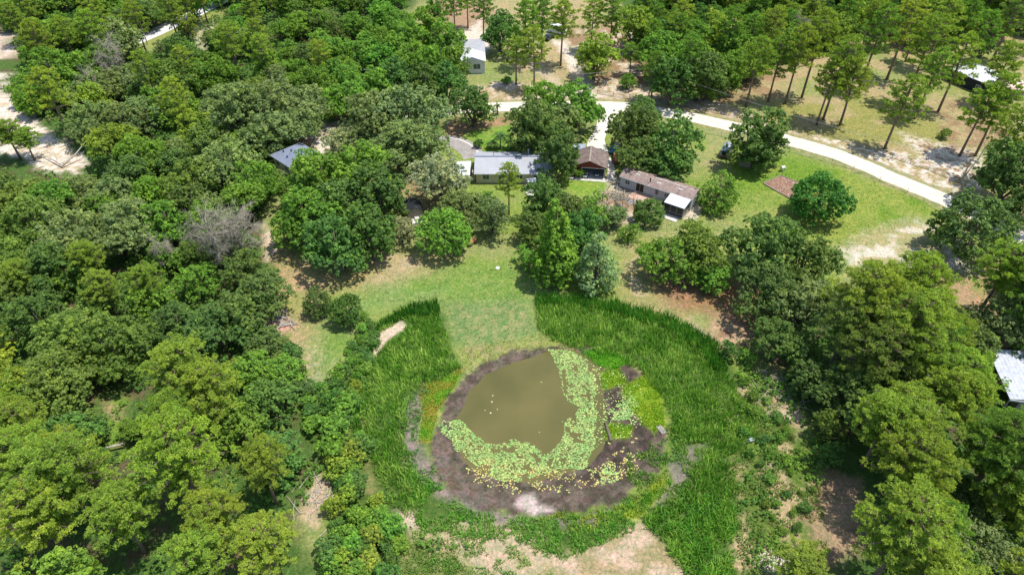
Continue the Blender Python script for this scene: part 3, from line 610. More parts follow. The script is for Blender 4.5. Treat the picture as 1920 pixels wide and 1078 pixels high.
for i in range(9): a = R.uniform(0, 3.14); q = Vector((R.uniform(-1.5, 1.5), R.uniform(-1, 1), .1+.09*i)); dv_ = Vector((math.cos(a), math.sin(a), 0))*R.uniform(.8, 1.6); o.tube([q-dv_, q+dv_], .07, 4)
o = o.build('timber_pile', M['deadwood']); o.location = (*c, 0); tag(o, 'heap of pale timber below the metal roof at the right edge', 'timber')

# blue sheeted boat at the bottom right
c = P(1846, 1070, .8); bt = empty('covered_boat', (c[0], c[1], 0), math.radians(-20)); tag(bt, 'long shape under a blue sheet at the bottom right corner', 'covered boat')
mb = MB(); mb.add([(-2.6, -.9, .5), (2.0, -.9, .5), (3.0, 0, .55), (2.0, .9, .5), (-2.6, .9, .5), (-2.5, 0, 1.35), (1.6, 0, 1.5), (2.9, 0, .8)], [(0, 1, 6, 5), (1, 2, 7, 6), (2, 3, 6, 7), (3, 4, 5, 6), (4, 0, 5), (4, 3, 2, 1, 0)]); mb.build('cover', M['blue'], bt)
mb = MB(); mb.prism([(-2.4, -.7, .25), (1.8, -.7, .25), (2.6, 0, .4), (1.8, .7, .25), (-2.4, .7, .25)], (0, 0, .24)); mb.build('hull', M['white'], bt)
for sy in (-.85, .85): mb = MB(); mb.tube([(-.6, sy-.08, .28), (-.6, sy+.08, .28)], .28, 12); mb.build('wheel', M['rubber'], bt)

# cars, van and trailer
def car(name, px, py, rz, mat, label, cat='car', L=4.5, Wc=1.8, Hc=1.5, van=False):
    x, y = P(px, py, .8); t = empty(name, (x, y, 0), math.radians(rz)); tag(t, label, cat)
    if van: pr = [(-L/2, .35), (L/2, .35), (L/2, 1.0), (L/2-.5, 1.15), (L/2-1.1, Hc-.1), (L/2-1.4, Hc), (-L/2+.1, Hc), (-L/2, Hc-.15)]
    else: pr = [(-L/2, .32), (L/2, .32), (L/2, .72), (L/2-.15, .85), (L/2-1.15, .98), (L/2-1.75, Hc-.06), (L/2-2.0, Hc), (-L/2+1.1, Hc), (-L/2+.45, 1.0), (-L/2, .92)]
    w_ = Wc/2; mb = MB(); n = len(pr)
    vs = [(a, -w_*(1 if z < 1.02 else .86), z) for a, z in pr]+[(a, w_*(1 if z < 1.02 else .86), z) for a, z in pr]
    mb.add(vs, [tuple(range(n))[::-1], tuple(range(n, 2*n))]+[(i, (i+1) % n, n+(i+1) % n, n+i) for i in range(n)])
    b_ = mb.build('body', M[mat], t)
    bm_ = b_.modifiers.new('bevel', 'BEVEL'); bm_.width = .07; bm_.segments = 2
    for s in (-1, 1):
        mb = MB(); z1 = Hc-.12; mb.add([(L/2-(1.5 if van else 1.35), s*w_*.985, 1.06), (-L/2+(1.0 if not van else 3.2), s*w_*.985, 1.06), (-L/2+(1.15 if not van else 3.2), s*(w_*.87+.012), z1), (L/2-(1.5 if van else 1.85), s*(w_*.87+.012), z1)], [(0, 1, 2, 3)]); mb.build('side_window', M['glass'], t)
    mb = MB(); xa = L/2-(.56 if van else 1.16); za = 1.16 if van else 1.0; xb = L/2-(1.06 if van else 1.7); zb = Hc-.14
    mb.add([(xa+.03, -w_*.78, za+.03), (xa+.03, w_*.78, za+.03), (xb+.05, w_*.76, zb+.03), (xb+.05, -w_*.76, zb+.03)], [(0, 1, 2, 3)]); mb.build('windscreen', M['glass'], t)
    for sx in (-L*.3, L*.31):
        for sy in (-w_+.1, w_-.1):
            mb = MB(); mb.tube([(sx, sy-.12, .33), (sx, sy+.12, .33)], .33, 14); wl = mb.build('wheel', M['rubber'], t)
            s = 1 if sy > 0 else -1; mb = MB(); mb.tube([(sx, sy+s*.121, .33), (sx, sy+s*.128, .33)], .19, 10); mb.build('rim', M['silver_paint'], wl)
    for sy in (-w_*.7, w_*.7): mb = MB(); mb.box(L/2-.02, sy-.16, .6, L/2+.03, sy+.16, .75); mb.build('headlight', M['white'], t)
    return t
car('parked_car', 1152, 277, 75, 'teal', 'teal car parked in the shade right of the driveway end')
car('parked_car', 1157, 294, 80, 'rust', 'dull red-brown car in deep shade nearer the brown-roofed home')
car('parked_car', 1029, 69, 60, 'black_paint', 'black car beside the white van beyond the road')
car('white_van', 1046, 58, -30, 'white', 'large white van under the pines beyond the road', 'van', 6.2, 2.3, 2.6, True)
c = P(1362, 283, 1.0); tl = empty('stock_trailer', (c[0], c[1], 0), math.radians(62)); tag(tl, 'grey round-topped trailer half under the dark tree', 'trailer')
mb = MB(); n = 7; prof = [(-1.1, .7), (1.1, .7)]+[(1.1*math.cos(a), 1.75+.45*math.sin(a)) for a in [i*math.pi/n for i in range(n+1)]]
mb.prism([(-2.1, a, z) for a, z in prof], (4.2, 0, 0)); mb.build('body', M['silver_paint'], tl)
mb = MB(); mb.box(-2.2, -1.12, .5, 2.2, 1.12, .68); mb.tube([(2.2, 0, .55), (3.4, 0, .5)], .06, 5); mb.build('chassis', M['rust'], tl)
for sy in (-1.2, 1.2): mb = MB(); mb.tube([(-.2, sy-.1, .38), (-.2, sy+.1, .38)], .38, 12); mb.build('wheel', M['rubber'], tl)
mb = MB(); mb.box(-2.15, -.55, .85, -2.11, .55, 1.9); mb.build('rear_door', M['black_paint'], tl)
c = P(1396, 310); cs = empty('board_hutch', (c[0], c[1], 0), math.radians(-22)); tag(cs, 'small tan board hutch under the right side of the dark tree', 'hutch')
mb = MB(); mb.box(-1.2, -.9, 0, 1.2, -.82, 1.5); mb.box(-1.2, -.82, 0, -1.12, .9, 1.5); mb.box(1.12, -.82, 0, 1.2, .9, 1.5); mb.box(-1.12, .82, 0, 1.12, .9, 1.5); mb.build('wall', M['tan_board'], cs)
mb = MB(); mb.prism([(-1.3, -.7, 1.52), (-1.3, 1.05, 1.75), (-1.3, 1.05, 1.8), (-1.3, -.7, 1.57)], (2.0, 0, 0)); mb.build('roof', M['black_roof'], cs)  # black slab in place of the open top, coloured as its inner shade
mb = MB(); mb.tube([(.95, -.5, 1.51), (.95, -.5, 1.85)], [.16, .2], 10); o = mb.build('bucket', M['white']); o.location = cs.location; o.rotation_euler = cs.rotation_euler; tag(o, 'white bucket standing on the corner of the tan hutch', 'bucket')

# garden bed and tank
bp = W([(1430, 345), (1464, 330), (1502, 345), (1487, 377)]); gb = empty('garden_bed', (*P(1465, 350), 0)); tag(gb, 'mulched reddish garden bed ringed with thin stakes', 'garden bed')
gl = [(x-gb.location.x, y-gb.location.y) for x, y in bp]
mb = MB(); mb.prism([(x, y, .01) for x, y in gl], (0, 0, .09)); mb.build('mulch', surf('mulch', (0.17, 0.085, 0.06), (0.32, 0.20, 0.14), 2.2, .95, bmp=.08, c3=(.40, .31, .22)), gb)
for i in range(4):
    a, b_ = Vector((*gl[i], 0)), Vector((*gl[(i+1) % 4], 0)); n_ = Vector(((b_-a).y, -(b_-a).x, 0)).normalized()*.1
    mb = MB(); mb.prism([a, b_, b_+n_, a+n_], (0, 0, .22)); mb.build('edging', M['grey_wood'], gb)
for q in [(1430,344),(1444,345),(1456,350),(1469,360),(1455,332),(1466,328),(1472,331),(1479,334),(1494,341),(1484,368)]:
    x, y = P(*q); x -= gb.location.x; y -= gb.location.y; mb = MB(); mb.tube([(x, y, .1), (x+R.uniform(-.05, .05), y, R.uniform(.9, 1.25))], .045, 5); mb.build('stake', M['brownwood'], gb)
mb = MB()
for i in range(26): 
    t_ = R.random(); u_ = R.random(); x = (gl[0][0]*(1-t_)+gl[1][0]*t_)*(1-u_)+(gl[3][0]*(1-t_)+gl[2][0]*t_)*u_; y = (gl[0][1]*(1-t_)+gl[1][1]*t_)*(1-u_)+(gl[3][1]*(1-t_)+gl[2][1]*t_)*u_
    mb.ball((x*.9, y*.9, .12), R.uniform(.08, .2), 6, 4, .7)
mb.build('stones', M['concrete'], gb)
c = P(1466, 321); tk = empty('white_tank', (c[0], c[1], 0), .4); tag(tk, 'white rounded tank on a stand behind the mulched garden bed', 'tank')
mb = MB(); mb.tube([(-.55, 0, .9), (-.42, 0, .9), (.42, 0, .9), (.55, 0, .9)], [.12, .36, .36, .12], 12); mb.build('tank', M['white'], tk)
for s in (-.3, .3): mb = MB(); mb.box(s-.04, -.3, 0, s+.04, -.24, .66); mb.box(s-.04, .24, 0, s+.04, .3, .66); mb.box(s-.04, -.24, .56, s+.04, .24, .62); mb.build('leg', M['grey_wood'], tk)

# poles and lines
def pole(px, py, H_, label, arm=0.0):
    x, y = P(px, py); t = empty('utility_pole', (x, y, 0), arm); tag(t, label, 'utility pole', 'utility poles')
    mb = MB(); mb.tube([(0, 0, -.3), (0, 0, H_)], [.17, .11], 8); mb.build('pole', M['deadwood'], t)
    mb = MB(); mb.box(-1.0, -.07, H_-.7, 1.0, .07, H_-.55); mb.build('crossarm', M['grey_wood'], t)
    for s in (-.85, 0, .85): mb = MB(); mb.tube([(s, 0, H_-.55+(.56 if s == 0 else 0)), (s, 0, H_-.3+(.5 if s == 0 else 0))], [.07, .05], 6); mb.build('insulator', M['white'], t)
    return Vector((x, y, H_-.4))
p1 = pole(697, 186, 8.5, 'pale utility pole rising behind the broad grey-green oak'); p2 = pole(1216, 183, 8.5, 'utility pole by the driveway junction with a white lamp box')
p3 = pole(277, 84, 8.5, 'utility pole beside the pale lane at the top left'); p4 = pole(1800, 343, 6.0, 'short pole at the fence corner near the right end of the road')
mb = MB(); mb.tube([(-.3, -.15, 6.3), (-.3, -.15, 7.1)], .24, 10); o = mb.build('transformer', M['white'], [x for x in bpy.data.objects if x.name == 'utility_pole.001'][0])
def cable(a, b_, sag, label, n=14, nm='power_line'):
    mb = MB()
    for off in (0, .5): mb.tube([a.lerp(b_, i/n)+Vector((0, off, -sag*4*(i/n)*(1-i/n)-off*.6)) for i in range(n+1)], .014, 4)
    tag(mb.build(nm, M['cable']), label, 'power line', 'power lines')
cable(p1, p2, 2.0, 'thin overhead line spanning from the oak to the junction pole'); cable(p2, p4, 1.5, 'thin overhead line following the road to the fence corner pole')

# fences
def fence(px, step, H_, label, wires=3, mat='wire', r=.03, pr=.05, name='wire_fence'):
    pts = [Vector((*P(*q), 0)) for q in px]; t = empty(name, pts[0]); tag(t, label, 'fence'); o0 = pts[0]
    posts = []; 
    for a, b_ in zip(pts, pts[1:]):
        k = max(1, int((b_-a).length/step))
        for i in range(k): posts.append(a.lerp(b_, i/k)-o0)
    posts.append(pts[-1]-o0); me = None
    for p in posts[:100]:
        if me is None:
            mb = MB(); mb.tube([(0, 0, -.2), (0, 0, H_+.08)], pr, 6); me = mb.mesh('post', M['grey_wood'])
        o = link('post', me, t); o.location = p
    mb = MB()
    for w_ in range(wires):
        z = H_*(1-w_*.82/max(1, wires-1)); mb.tube([p+Vector((0, 0, z)) for p in posts], r, 4)
    mb.build('wire', M[mat], t)
    return t
fence([(1120,176),(1210,191),(1300,204),(1400,224),(1500,247),(1562,257),(1640,285),(1740,318),(1800,343)], 3.6, 1.2, 'dark wire fence along the far side of the pale road', 4, 'wire', .035)
fence([(1800,343),(1835,300),(1850,275)], 3.6, 1.2, 'short wire fence turning away from the road at the corner pole', 3)
fence([(1305,247),(1400,265),(1480,285),(1600,318),(1700,362),(1765,398)], 4.2, 1.1, 'pale wire fence across the lawn on the near side of the road', 3, 'cable', .022, .04)
fence([(1296,612),(1330,632),(1358,655)], 1.6, .6, 'low dark rail fence along the right end of the reeds', 2, 'grey_wood', .05, .06, 'rail_fence')

# small things
def logs(name, px, py, n, L, r, spread, mat, label, cat, ang=0.0, upz=.12):
    x, y = P(px, py); mb = MB()
    for i in range(n):
        a = ang+R.gauss(0, .7); c_ = Vector((R.gauss(0, spread), R.gauss(0, spread), .1+R.random()*upz*4)); d_ = Vector((math.cos(a), math.sin(a), R.gauss(0, .08)))*L*R.uniform(.4, 1)/2
        mb.tube([c_-d_, c_+Vector((R.gauss(0, .1), R.gauss(0, .1), .05)), c_+d_], [r*R.uniform(.7, 1), r*.8, r*.4], 5)
    o = mb.build(name, M[mat]); o.location = (x, y, 0); return tag(o, label, cat)
logs('brush_pile', 512, 603, 46, 4.2, .09, 1.5, 'deadwood', 'heap of pale cut branches at the left edge of the lawn', 'brush pile', -.5)
logs('brush_pile', 1150, 372, 60, 4.5, .08, 1.7, 'twig', 'tangle of storm-broken grey branches left of the deck', 'brush pile', 1.2, .3)
logs('brush_pile', 1128, 418, 44, 3.8, .07, 1.4, 'brownwood', 'brown heap of broken branches below the grey tangle', 'brush pile', 1.2, .25)
logs('brush_pile', 596, 925, 40, 3.5, .05, 1.6, 'deadwood', 'scattered dry stems on the straw-coloured strip', 'brush pile', 1.0, .05)
logs('brush_pile', 1470, 735, 46, 2.6, .05, 2.2, 'deadwood', 'scattered pale sticks in the scrub right of the reeds', 'brush pile', 1.0, .04)
logs('brush_pile', 415, 628, 10, 3.0, .08, 1.4, 'brownwood', 'few bare sticks among the left woods', 'brush pile')
x, y = P(118, 315); mb = MB(); mb.tube([(-6.5, 4.5, .5), (-2.5, 1.8, .8), (0, 0, .5), (2.4, 2.8, 2.0), (4.0, 6.0, 3.6)], [.05, .17, .28, .14, .04], 6)
for a in range(10): s = Vector((R.uniform(-5, 3.5), 0, 1.2)); s.y = abs(s.x)*.9; mb.tube([s, s+Vector((R.uniform(-1.6, 1.6), R.uniform(-1, 2.4), R.uniform(.2, 1.8)))], [.07, .02], 4)
o = mb.build('fallen_tree', M['deadwood']); o.location = (x, y, 0); tag(o, 'fallen forked grey tree lying on the sandy track', 'fallen tree')
a = Vector((*P(172, 853), .6)); b_ = Vector((*P(235, 839), .9)); mb = MB(); mb.tube([a, a.lerp(b_, .5)+Vector((0, 0, .1)), b_], [.06, .14, .17], 6); tag(mb.build('fallen_log', M['deadwood']), 'slender pale trunk lying across the narrow grassy gap', 'fallen trunk')
a = Vector((*P(1146, 828, -.5), -.35)); b_ = Vector((*P(1134, 792, -.5), -.2)); mb = MB(); mb.tube([a, a.lerp(b_, .5), b_], [.26, .2, .1], 7); mb.tube([a.lerp(b_, .6), a.lerp(b_, .6)+Vector((-.9, .5, .15))], [.1, .04], 5); tag(mb.build('sunken_log', M['bark']), 'dark log lying in the mud on the right of the pond', 'log')
a = Vector((*P(1208, 792, -.3), -.2)); mb = MB(); mb.tube([a, a+Vector((1.0, -.3, .1))], [.2, .12], 6); mb.tube([a, a+Vector((-.2, .8, .2))], [.1, .04], 5); tag(mb.build('stump', M['bark']), 'dark stump beside the yellow-green mat right of the pond', 'stump')
x, y = P(1240, 806); mb = MB()
for i in range(4): mb.box(-.42+.22*i, -.75, .06, -.24+.22*i, .75, .11)
mb.box(-.42, -.5, .0, .42, -.38, .058); mb.box(-.42, .38, .0, .42, .5, .058)
o = mb.build('pallet', M['grey_wood']); o.location = (x, y, .05); o.rotation_euler.z = .5; tag(o, 'weathered grey pallet in the weeds at the right bank of the pond', 'pallet')
x, y = P(1407, 829); mb = MB(); mb.box(-.3, -.22, 0, .3, .22, .36); mb.box(-.34, -.26, .36, .34, .26, .42); mb.tube([(-.3, 0, .2), (-1.3, -.1, .28)], .03, 4)
o = mb.build('cool_box', M['silver_paint']); o.location = (x, y, .3); o.rotation_euler.z = .4; tag(o, 'small blue-grey box among the bushes right of the reeds', 'box')
x, y = P(933, 503); mb = MB(); mb.tube([(0, 0, -.05), (0, 0, .12), (0, 0, .16)], [.38, .38, .3], 14); o = mb.build('well_lid', M['white']); o.location = (x, y, 0); tag(o, 'small white round lid in the middle of the lawn', 'lid')
x, y = P(883, 458); ct = empty('red_cart', (x, y, 0), .9); tag(ct, 'small rusty red cart at the edge of the trees above the lawn', 'cart')
mb = MB(); mb.prism([(-.9, -.5, .4), (.9, -.5, .4), (1.05, -.5, .8), (-1.05, -.5, .8)], (0, 1.0, 0)); mb.build('tub', M['rust'], ct)
for sx in (-.6, .6):
    for sy in (-.55, .55): mb = MB(); mb.tube([(sx, sy-.05, .22), (sx, sy+.05, .22)], .22, 10); mb.build('wheel', M['rubber'], ct)
mb = MB(); mb.tube([(1.0, 0, .45), (1.9, 0, .8)], .03, 5); mb.build('handle', M['rust'], ct)

# palms and small planted trees by the paved drive
def palm(px, py, H_, Rf, label, sd_):
    x, y = P(px, py); rng = np.random.RandomState(sd_); t = empty('palm_tree', (x, y, 0)); tag(t, label, 'palm', 'palms beside the paved drive')
    mb = MB(); mb.tube([(0, 0, -.1), (.05, 0, H_*.5), (0, .05, H_)], [.2, .15, .17], 8); mb.build('trunk', M['bark'], t)
    V = []; Fq = []
    for i in range(17):
        a = i*2.4; el = rng.uniform(-.1, 1.1); prev = None; c_ = Vector((0, 0, H_)); d_ = Vector((math.cos(a), math.sin(a), math.tan(el)*.8)).normalized()
        side = Vector((-math.sin(a), math.cos(a), 0))
        for k in range(9):
            q = c_+d_*Rf/8; d_ = (d_+Vector((0, 0, -.17))).normalized()
            for s in (-1, 1):
                b0 = len(V); tip = q+side*s*Rf*.30*(1-k*.09)+d_*Rf*.12+Vector((0, 0, -.12)); V.extend([tuple(c_), tuple(q), tuple(tip), tuple(tip-d_*.07)]); Fq.append((b0, b0+1, b0+2, b0+3))
            c_ = q
    me = mesh_np('crown', V, Fq, M['leaf'], False, None, rng.rand(len(V))); o = link('crown', me, t); o.color = (.09, .17, .045, 1); return t
palm(938, 279, 3.4, 1.9, 'tallest palm beside the paved drive, dark and upright', 1); palm(922, 279, 1.6, 1.7, 'short palm just left of the tallest palm', 2); palm(957, 280, 1.7, 1.9, 'short spreading palm right of the tallest palm', 3); palm(933, 215, 2.4, 1.1, 'thin young palm on the verge between road and lawn', 4)
# ------------------------------------------------------------------ vegetation
LEAFK = 1.95; BLADEK = 1.6
def unit(v): return v / (np.linalg.norm(v, axis=-1, keepdims=True) + 1e-9)
def leaf_quads(c, n, size, rng, asp=0.55, tint=None):
    "one rhombus leaf spray per centre, facing n"
    k = len(c); r = unit(rng.normal(size=(k, 3))); u = unit(np.cross(n, r)); v = np.cross(n, u)
    s = (size * rng.uniform(0.65, 1.35, k))[:, None]
    fold = n * s * 0.18
    V = np.stack([c-u*s, c-v*s*asp+fold, c+u*s, c+v*s*asp+fold], 1).reshape(-1, 3)
    F = np.arange(k*4).reshape(-1, 4); t = rng.rand(k)*0.55 if tint is None else tint
    return V, F, np.repeat(t, 4)
def clump_leaves(cent, rad, flat, n, size, rng, up=0.3, low=-0.45, spread=0.62):
    "each clump is a shell of leafy sprays, each spray a rosette of leaves, with gaps between"
    per = 11; ns = max(3, int(round(n/per)))
    cs = np.repeat(cent, ns, 0); rs = np.repeat(rad, ns)[:, None]
    d = unit(rng.normal(size=(len(cs), 3))); d[:, 2] = np.where(d[:, 2] < low, -d[:, 2], d[:, 2])
    sc = cs + d*rs*rng.uniform(.6, 1.12, len(cs))[:, None]*np.array([1, 1, flat])
    st = np.clip(np.repeat(rng.rand(len(cent)), ns)*.35+rng.rand(len(cs))*.5, 0, 1)
    sr = size*rng.uniform(.8, 1.7, len(cs))
    c2 = np.repeat(sc, per, 0); d2 = unit(np.repeat(d, per, 0)*.7+rng.normal(size=(len(c2), 3))*.75+np.array([0, 0, .25]))
    p = c2+d2*np.repeat(sr, per)[:, None]*rng.uniform(.4, 1, len(c2))[:, None]
    nn = unit(d2+np.repeat(d, per, 0)*.5+np.array([0, 0, up])+rng.normal(size=(len(c2), 3))*spread)
    return leaf_quads(p, nn, size*.82, rng, tint=np.clip(np.repeat(st, per)+rng.rand(len(c2))*.22, 0, 1))
def needle_tufts(cent, nrm, L, wdt, k, rng, tint):
    "bursts of long needles: k narrow triangles from each centre"
    m = len(cent); c = np.repeat(cent, k, 0); d = unit(np.repeat(nrm, k, 0)*0.22 + rng.normal(size=(m*k, 3))*0.6)
    r = unit(np.cross(d, rng.normal(size=(m*k, 3)))); l = (L*rng.uniform(.7, 1.2, m*k))[:, None]
    V = np.stack([c + r*wdt*.35, c + d*l*.6 + r*wdt, c + d*l - r*wdt*.2, c + d*l*.5 - r*wdt], 1).reshape(-1, 3)
    t = np.repeat(tint, k) * .7 + rng.rand(m*k) * .3
    return V, np.arange(m*k*4).reshape(-1, 4), np.repeat(t, 4)
def branches(mb, base, tips, rng, r0, k=5, sag=0.12):
    for t in tips:
        t = Vector(t); b0 = Vector(base(t)); mid = b0.lerp(t, .5) + Vector((rng.normal()*.25, rng.normal()*.25, -sag*(t-b0).length))
        mb.tube([b0, mid, t], [r0, r0*.6, r0*.22], k, False)
PROTO = {}
def reg(kind, crownV, crownF, tint, mb, R0, zc, H, leafmat, barkmat, seed):
    me = mesh_np('crown', crownV, crownF, M[leafmat], False, None, tint)
    PROTO.setdefault(kind, []).append(dict(crown=me, trunk=mb.mesh('trunk', M[barkmat], True), R=R0, zc=zc, H=H))

def mk_broad(kind, seed, R0, H, zlow, nclump, crad, leafn, leaf, flat=0.75, dome=1.0, lobes=5, mat='leaf', mbk='bark', gap=0.0):
    rng = np.random.RandomState(seed); zc = (H+zlow)/2; hz = (H-zlow)/2
    # big limbs first, clumps gathered around them, so that the outline is lobed
    ph = rng.rand()*6.28
    lob = [np.array([math.cos(ph+6.283*i/lobes+rng.normal()*.25), math.sin(ph+6.283*i/lobes+rng.normal()*.25), rng.uniform(-.62, .3)])*np.array([R0*.56*rng.uniform(.8, 1.1)]*2+[hz]) for i in range(lobes)]
    lob += [np.array([rng.normal()*R0*.16, rng.normal()*R0*.16, hz*rng.uniform(.3, .5)]) for _ in range(2)]
    lr = [R0*rng.uniform(.36, .5) for _ in range(lobes)] + [R0*rng.uniform(.42, .55) for _ in range(2)]
    cent = []
    while len(cent) < nclump:
        i = rng.randint(len(lob)); d = unit(rng.normal(size=3)); d[2] = abs(d[2])*rng.choice([1, 1, 1, -.6])
        p = lob[i] + d*lr[i]*np.array([1, 1, hz/R0*1.05])*rng.uniform(.75, 1.02)
        if math.hypot(p[0], p[1]) > R0*.97 or p[2] < -hz*.95 or p[2] > hz*1.02: continue
        if gap and math.sin(p[0]*1.3+seed)*math.sin(p[1]*1.3+seed*2) > 1-gap: continue
        cent.append(p)
    cent = np.array(cent); cent[:, 2] += zc
    rad = crad*rng.uniform(.65, 1.3, len(cent))
    V, F, t = clump_leaves(cent, rad, flat, leafn, leaf, rng)
    mb = MB(); lean = Vector((rng.normal()*.3, rng.normal()*.3, 0))
    mb.tube([(0, 0, -.4), (0, 0, .3), lean*.5+Vector((0, 0, zlow*.7)), lean+Vector((0, 0, zlow+hz*.7)), lean+Vector((0, 0, zc+hz*.5))], [R0*.085, R0*.06, R0*.05, R0*.035, R0*.012], 8)
    for i, l in enumerate(lob):
        t0 = Vector(l)+Vector((0, 0, zc)); b0 = lean*.7+Vector((0, 0, zlow*.7+hz*.15*rng.rand()))
        m1 = b0.lerp(t0, .5)+Vector((0, 0, -.4)); mb.tube([b0, m1, t0], [R0*.035, R0*.025, R0*.012], 5, False)
        near = sorted(range(len(cent)), key=lambda j: np.linalg.norm(cent[j]-np.array(t0)))[:5]
        for j in near: mb.tube([m1.lerp(t0, .6), Vector(cent[j])], [R0*.012, R0*.004], 4, False)
    reg(kind, V, F, t, mb, R0, zc+hz*.2, H, mat, mbk, seed)

def mk_pine(kind, seed, R0, H, zlow, nbr, open_=1.0, tuftn=26, flatc=0.5, ts=.066, tn=22, cr=(.10, .18)):
    rng = np.random.RandomState(seed); cent = []; rad = []; mb = MB()
    bend = np.array([rng.normal()*.5, rng.normal()*.5]); top = H*.96
    ax = lambda z: np.array([bend[0]*(z/H)**2, bend[1]*(z/H)**2, z])
    mb.tube([ax(z) - np.array([0, 0, .4 if z == 0 else 0]) for z in (0, H*.25, H*.5, H*.75, top)], [R0*.062, R0*.048, R0*.04, R0*.025, R0*.008], 7)
    for i in range(nbr):
        u = (i+.5)/nbr; z = zlow+(H-zlow)*u**.85
        prof = math.sin(math.pi*min(1, .22+.78*u)**.9)**.6 if u < .97 else .2
        rr = R0*max(.18, prof)*rng.uniform(.72, 1.05); a = i*2.399+rng.normal()*.3
        tip = ax(z)+np.array([math.cos(a)*rr*.86, math.sin(a)*rr*.86, rr*rng.uniform(.1, .35)])
        b0 = ax(z); mid = (b0+tip)/2+np.array([0, 0, -rr*.04])
        mb.tube([b0, mid, tip], [R0*.018, R0*.012, R0*.005], 4, False)
        m = max(2, int(round(rr/R0*4*open_)))
        for j in range(m):
            f = 1-j*.25; p = b0*(1-f)+tip*f+np.array([rng.normal(), rng.normal(), 0])*R0*.11*(1 if j else .3)
            cent.append(p); rad.append(R0*rng.uniform(*cr))
            if j < 3: mb.tube([b0*(1-f*.75)+tip*f*.75, p], [R0*.006, R0*.003], 3, False)
    cent.append(ax(top)+np.array([0, 0, .2])); rad.append(R0*.22)
    cent = np.array(cent); rad = np.array(rad); cs = np.repeat(cent, tuftn, 0); rs = np.repeat(rad, tuftn)[:, None]
    d = unit(rng.normal(size=(len(cs), 3))); d[:, 2] = np.where(d[:, 2] < -.15, -d[:, 2], d[:, 2])
    p = cs+d*rs*rng.uniform(.55, 1.05, len(cs))[:, None]*np.array([1, 1, flatc])
    ct = np.repeat(rng.rand(len(cent)), tuftn)*.35+rng.rand(len(cs))*.65
    V, F, t = needle_tufts(p, unit(d+np.array([0, 0, .8])), R0*ts, R0*ts*.14, tn, rng, ct)
    reg(kind, V, F, t, mb, R0, zlow+(H-zlow)*.5, H, 'needle', 'pine_bark', seed)

def mk_dome(kind, seed, R0, H, n, crad, leafn, leaf, mat='leaf'):
    rng = np.random.RandomState(seed); cent = []
    ph = rng.rand(3)*6.28
    while len(cent) < n:
        d = unit(rng.normal(size=3)); a = math.atan2(d[1], d[0])
        if d[2] < -.7: continue
        m_ = 1+.10*math.sin(3*a+ph[0]+d[2]*2)+.07*math.sin(7*a+ph[1])+.06*math.sin(5*d[2]+ph[2])
        cent.append(d*np.array([R0*.86, R0*.86, H*.5])*m_*rng.choice([rng.uniform(.86, 1.0), rng.uniform(.5, .9)], p=[.75, .25])+np.array([0, 0, H*.48]))
    cent = np.array(cent); cent[:, 2] = np.maximum(cent[:, 2], .3)
    V, F, t = clump_leaves(cent, crad*rng.uniform(.65, 1.3, n), .8, leafn, leaf, rng)
    mb = MB(); mb.tube([(0, 0, -.3), (.05, 0, H*.3), (0, .1, H*.75)], [R0*.07, R0*.05, R0*.015], 8)
    for i in range(0, n, 5): mb.tube([(0, 0, H*.25+H*.2*rng.rand()), Vector(cent[i])], [R0*.015, R0*.005], 4, False)
    reg(kind, V, F, t, mb, R0, H*.5, H, mat, 'bark', seed)

def mk_cone(kind, seed, R0, H, n, leaf, leafn, mat='leaf', powr=1.0):
    rng = np.random.RandomState(seed); cent = []; rad = []; mb = MB()
    mb.tube([(0, 0, -.3), (0, 0, H*.5), (0, 0, H*.97)], [R0*.07, R0*.045, R0*.01], 6)
    for i in range(n):
        u = (i+.5)/n; z = H*(.04+.93*u); rr = R0*min(1, (1-u)**powr*1.15+.06)*min(1, .6+u*4)
        for j in range(max(1, int(7*rr/R0))):
            a = rng.rand()*6.283; q = rr*rng.uniform(.5, .92)
            p = (math.cos(a)*q, math.sin(a)*q, z+rng.normal()*.15); cent.append(p); rad.append(R0*rng.uniform(.15, .27)*(.45+.55*rr/R0))
            mb.tube([(0, 0, z-.2), p], [R0*.014, R0*.004], 3, False)
    V, F, t = clump_leaves(np.array(cent), np.array(rad), .7, leafn, leaf, rng, up=.4)
    reg(kind, V, F, t, mb, R0, H*.42, H, mat, 'bark', seed)

def mk_dead(kind, seed, R0, H, n):
    rng = np.random.RandomState(seed); mb = MB(); tw = MB()
    mb.tube([(0, 0, -.3), (.1, .1, H*.4), (.3, -.1, H*.75), (.2, .2, H)], [R0*.06, R0*.045, R0*.025, R0*.006], 6)
    for i in range(n):
        z = H*rng.uniform(.35, .95); a = i*2.4+rng.normal()*.4; L = R0*rng.uniform(.6, 1.05)*(1.15-z/H*.6)
        b0 = Vector((.2, 0, z)); tip = b0+Vector((math.cos(a)*L, math.sin(a)*L, L*rng.uniform(.2, .9)))
        mid = b0.lerp(tip, .5)+Vector((rng.normal()*.2, rng.normal()*.2, .1)); tw.tube([b0, mid, tip], [.075, .045, .02], 4, False)
        for j in range(9):
            f = rng.uniform(.25, 1); s = b0.lerp(mid, f*2) if f < .5 else mid.lerp(tip, f*2-1)
            e = s+Vector(rng.normal(size=3))*R0*.17+Vector((math.cos(a), math.sin(a), .4))*R0*.12
            tw.tube([s, e], [.028, .013], 3, False)
            for q in range(11): tw.tube([s.lerp(e, rng.uniform(.3, 1)), e+Vector(rng.normal(size=3))*R0*.12], [.016, .009], 3, False)
    PROTO.setdefault(kind, []).append(dict(crown=tw.mesh('branches', M['twig']), trunk=mb.mesh('trunk', M['twig'], True), R=R0, zc=H*.7, H=H))

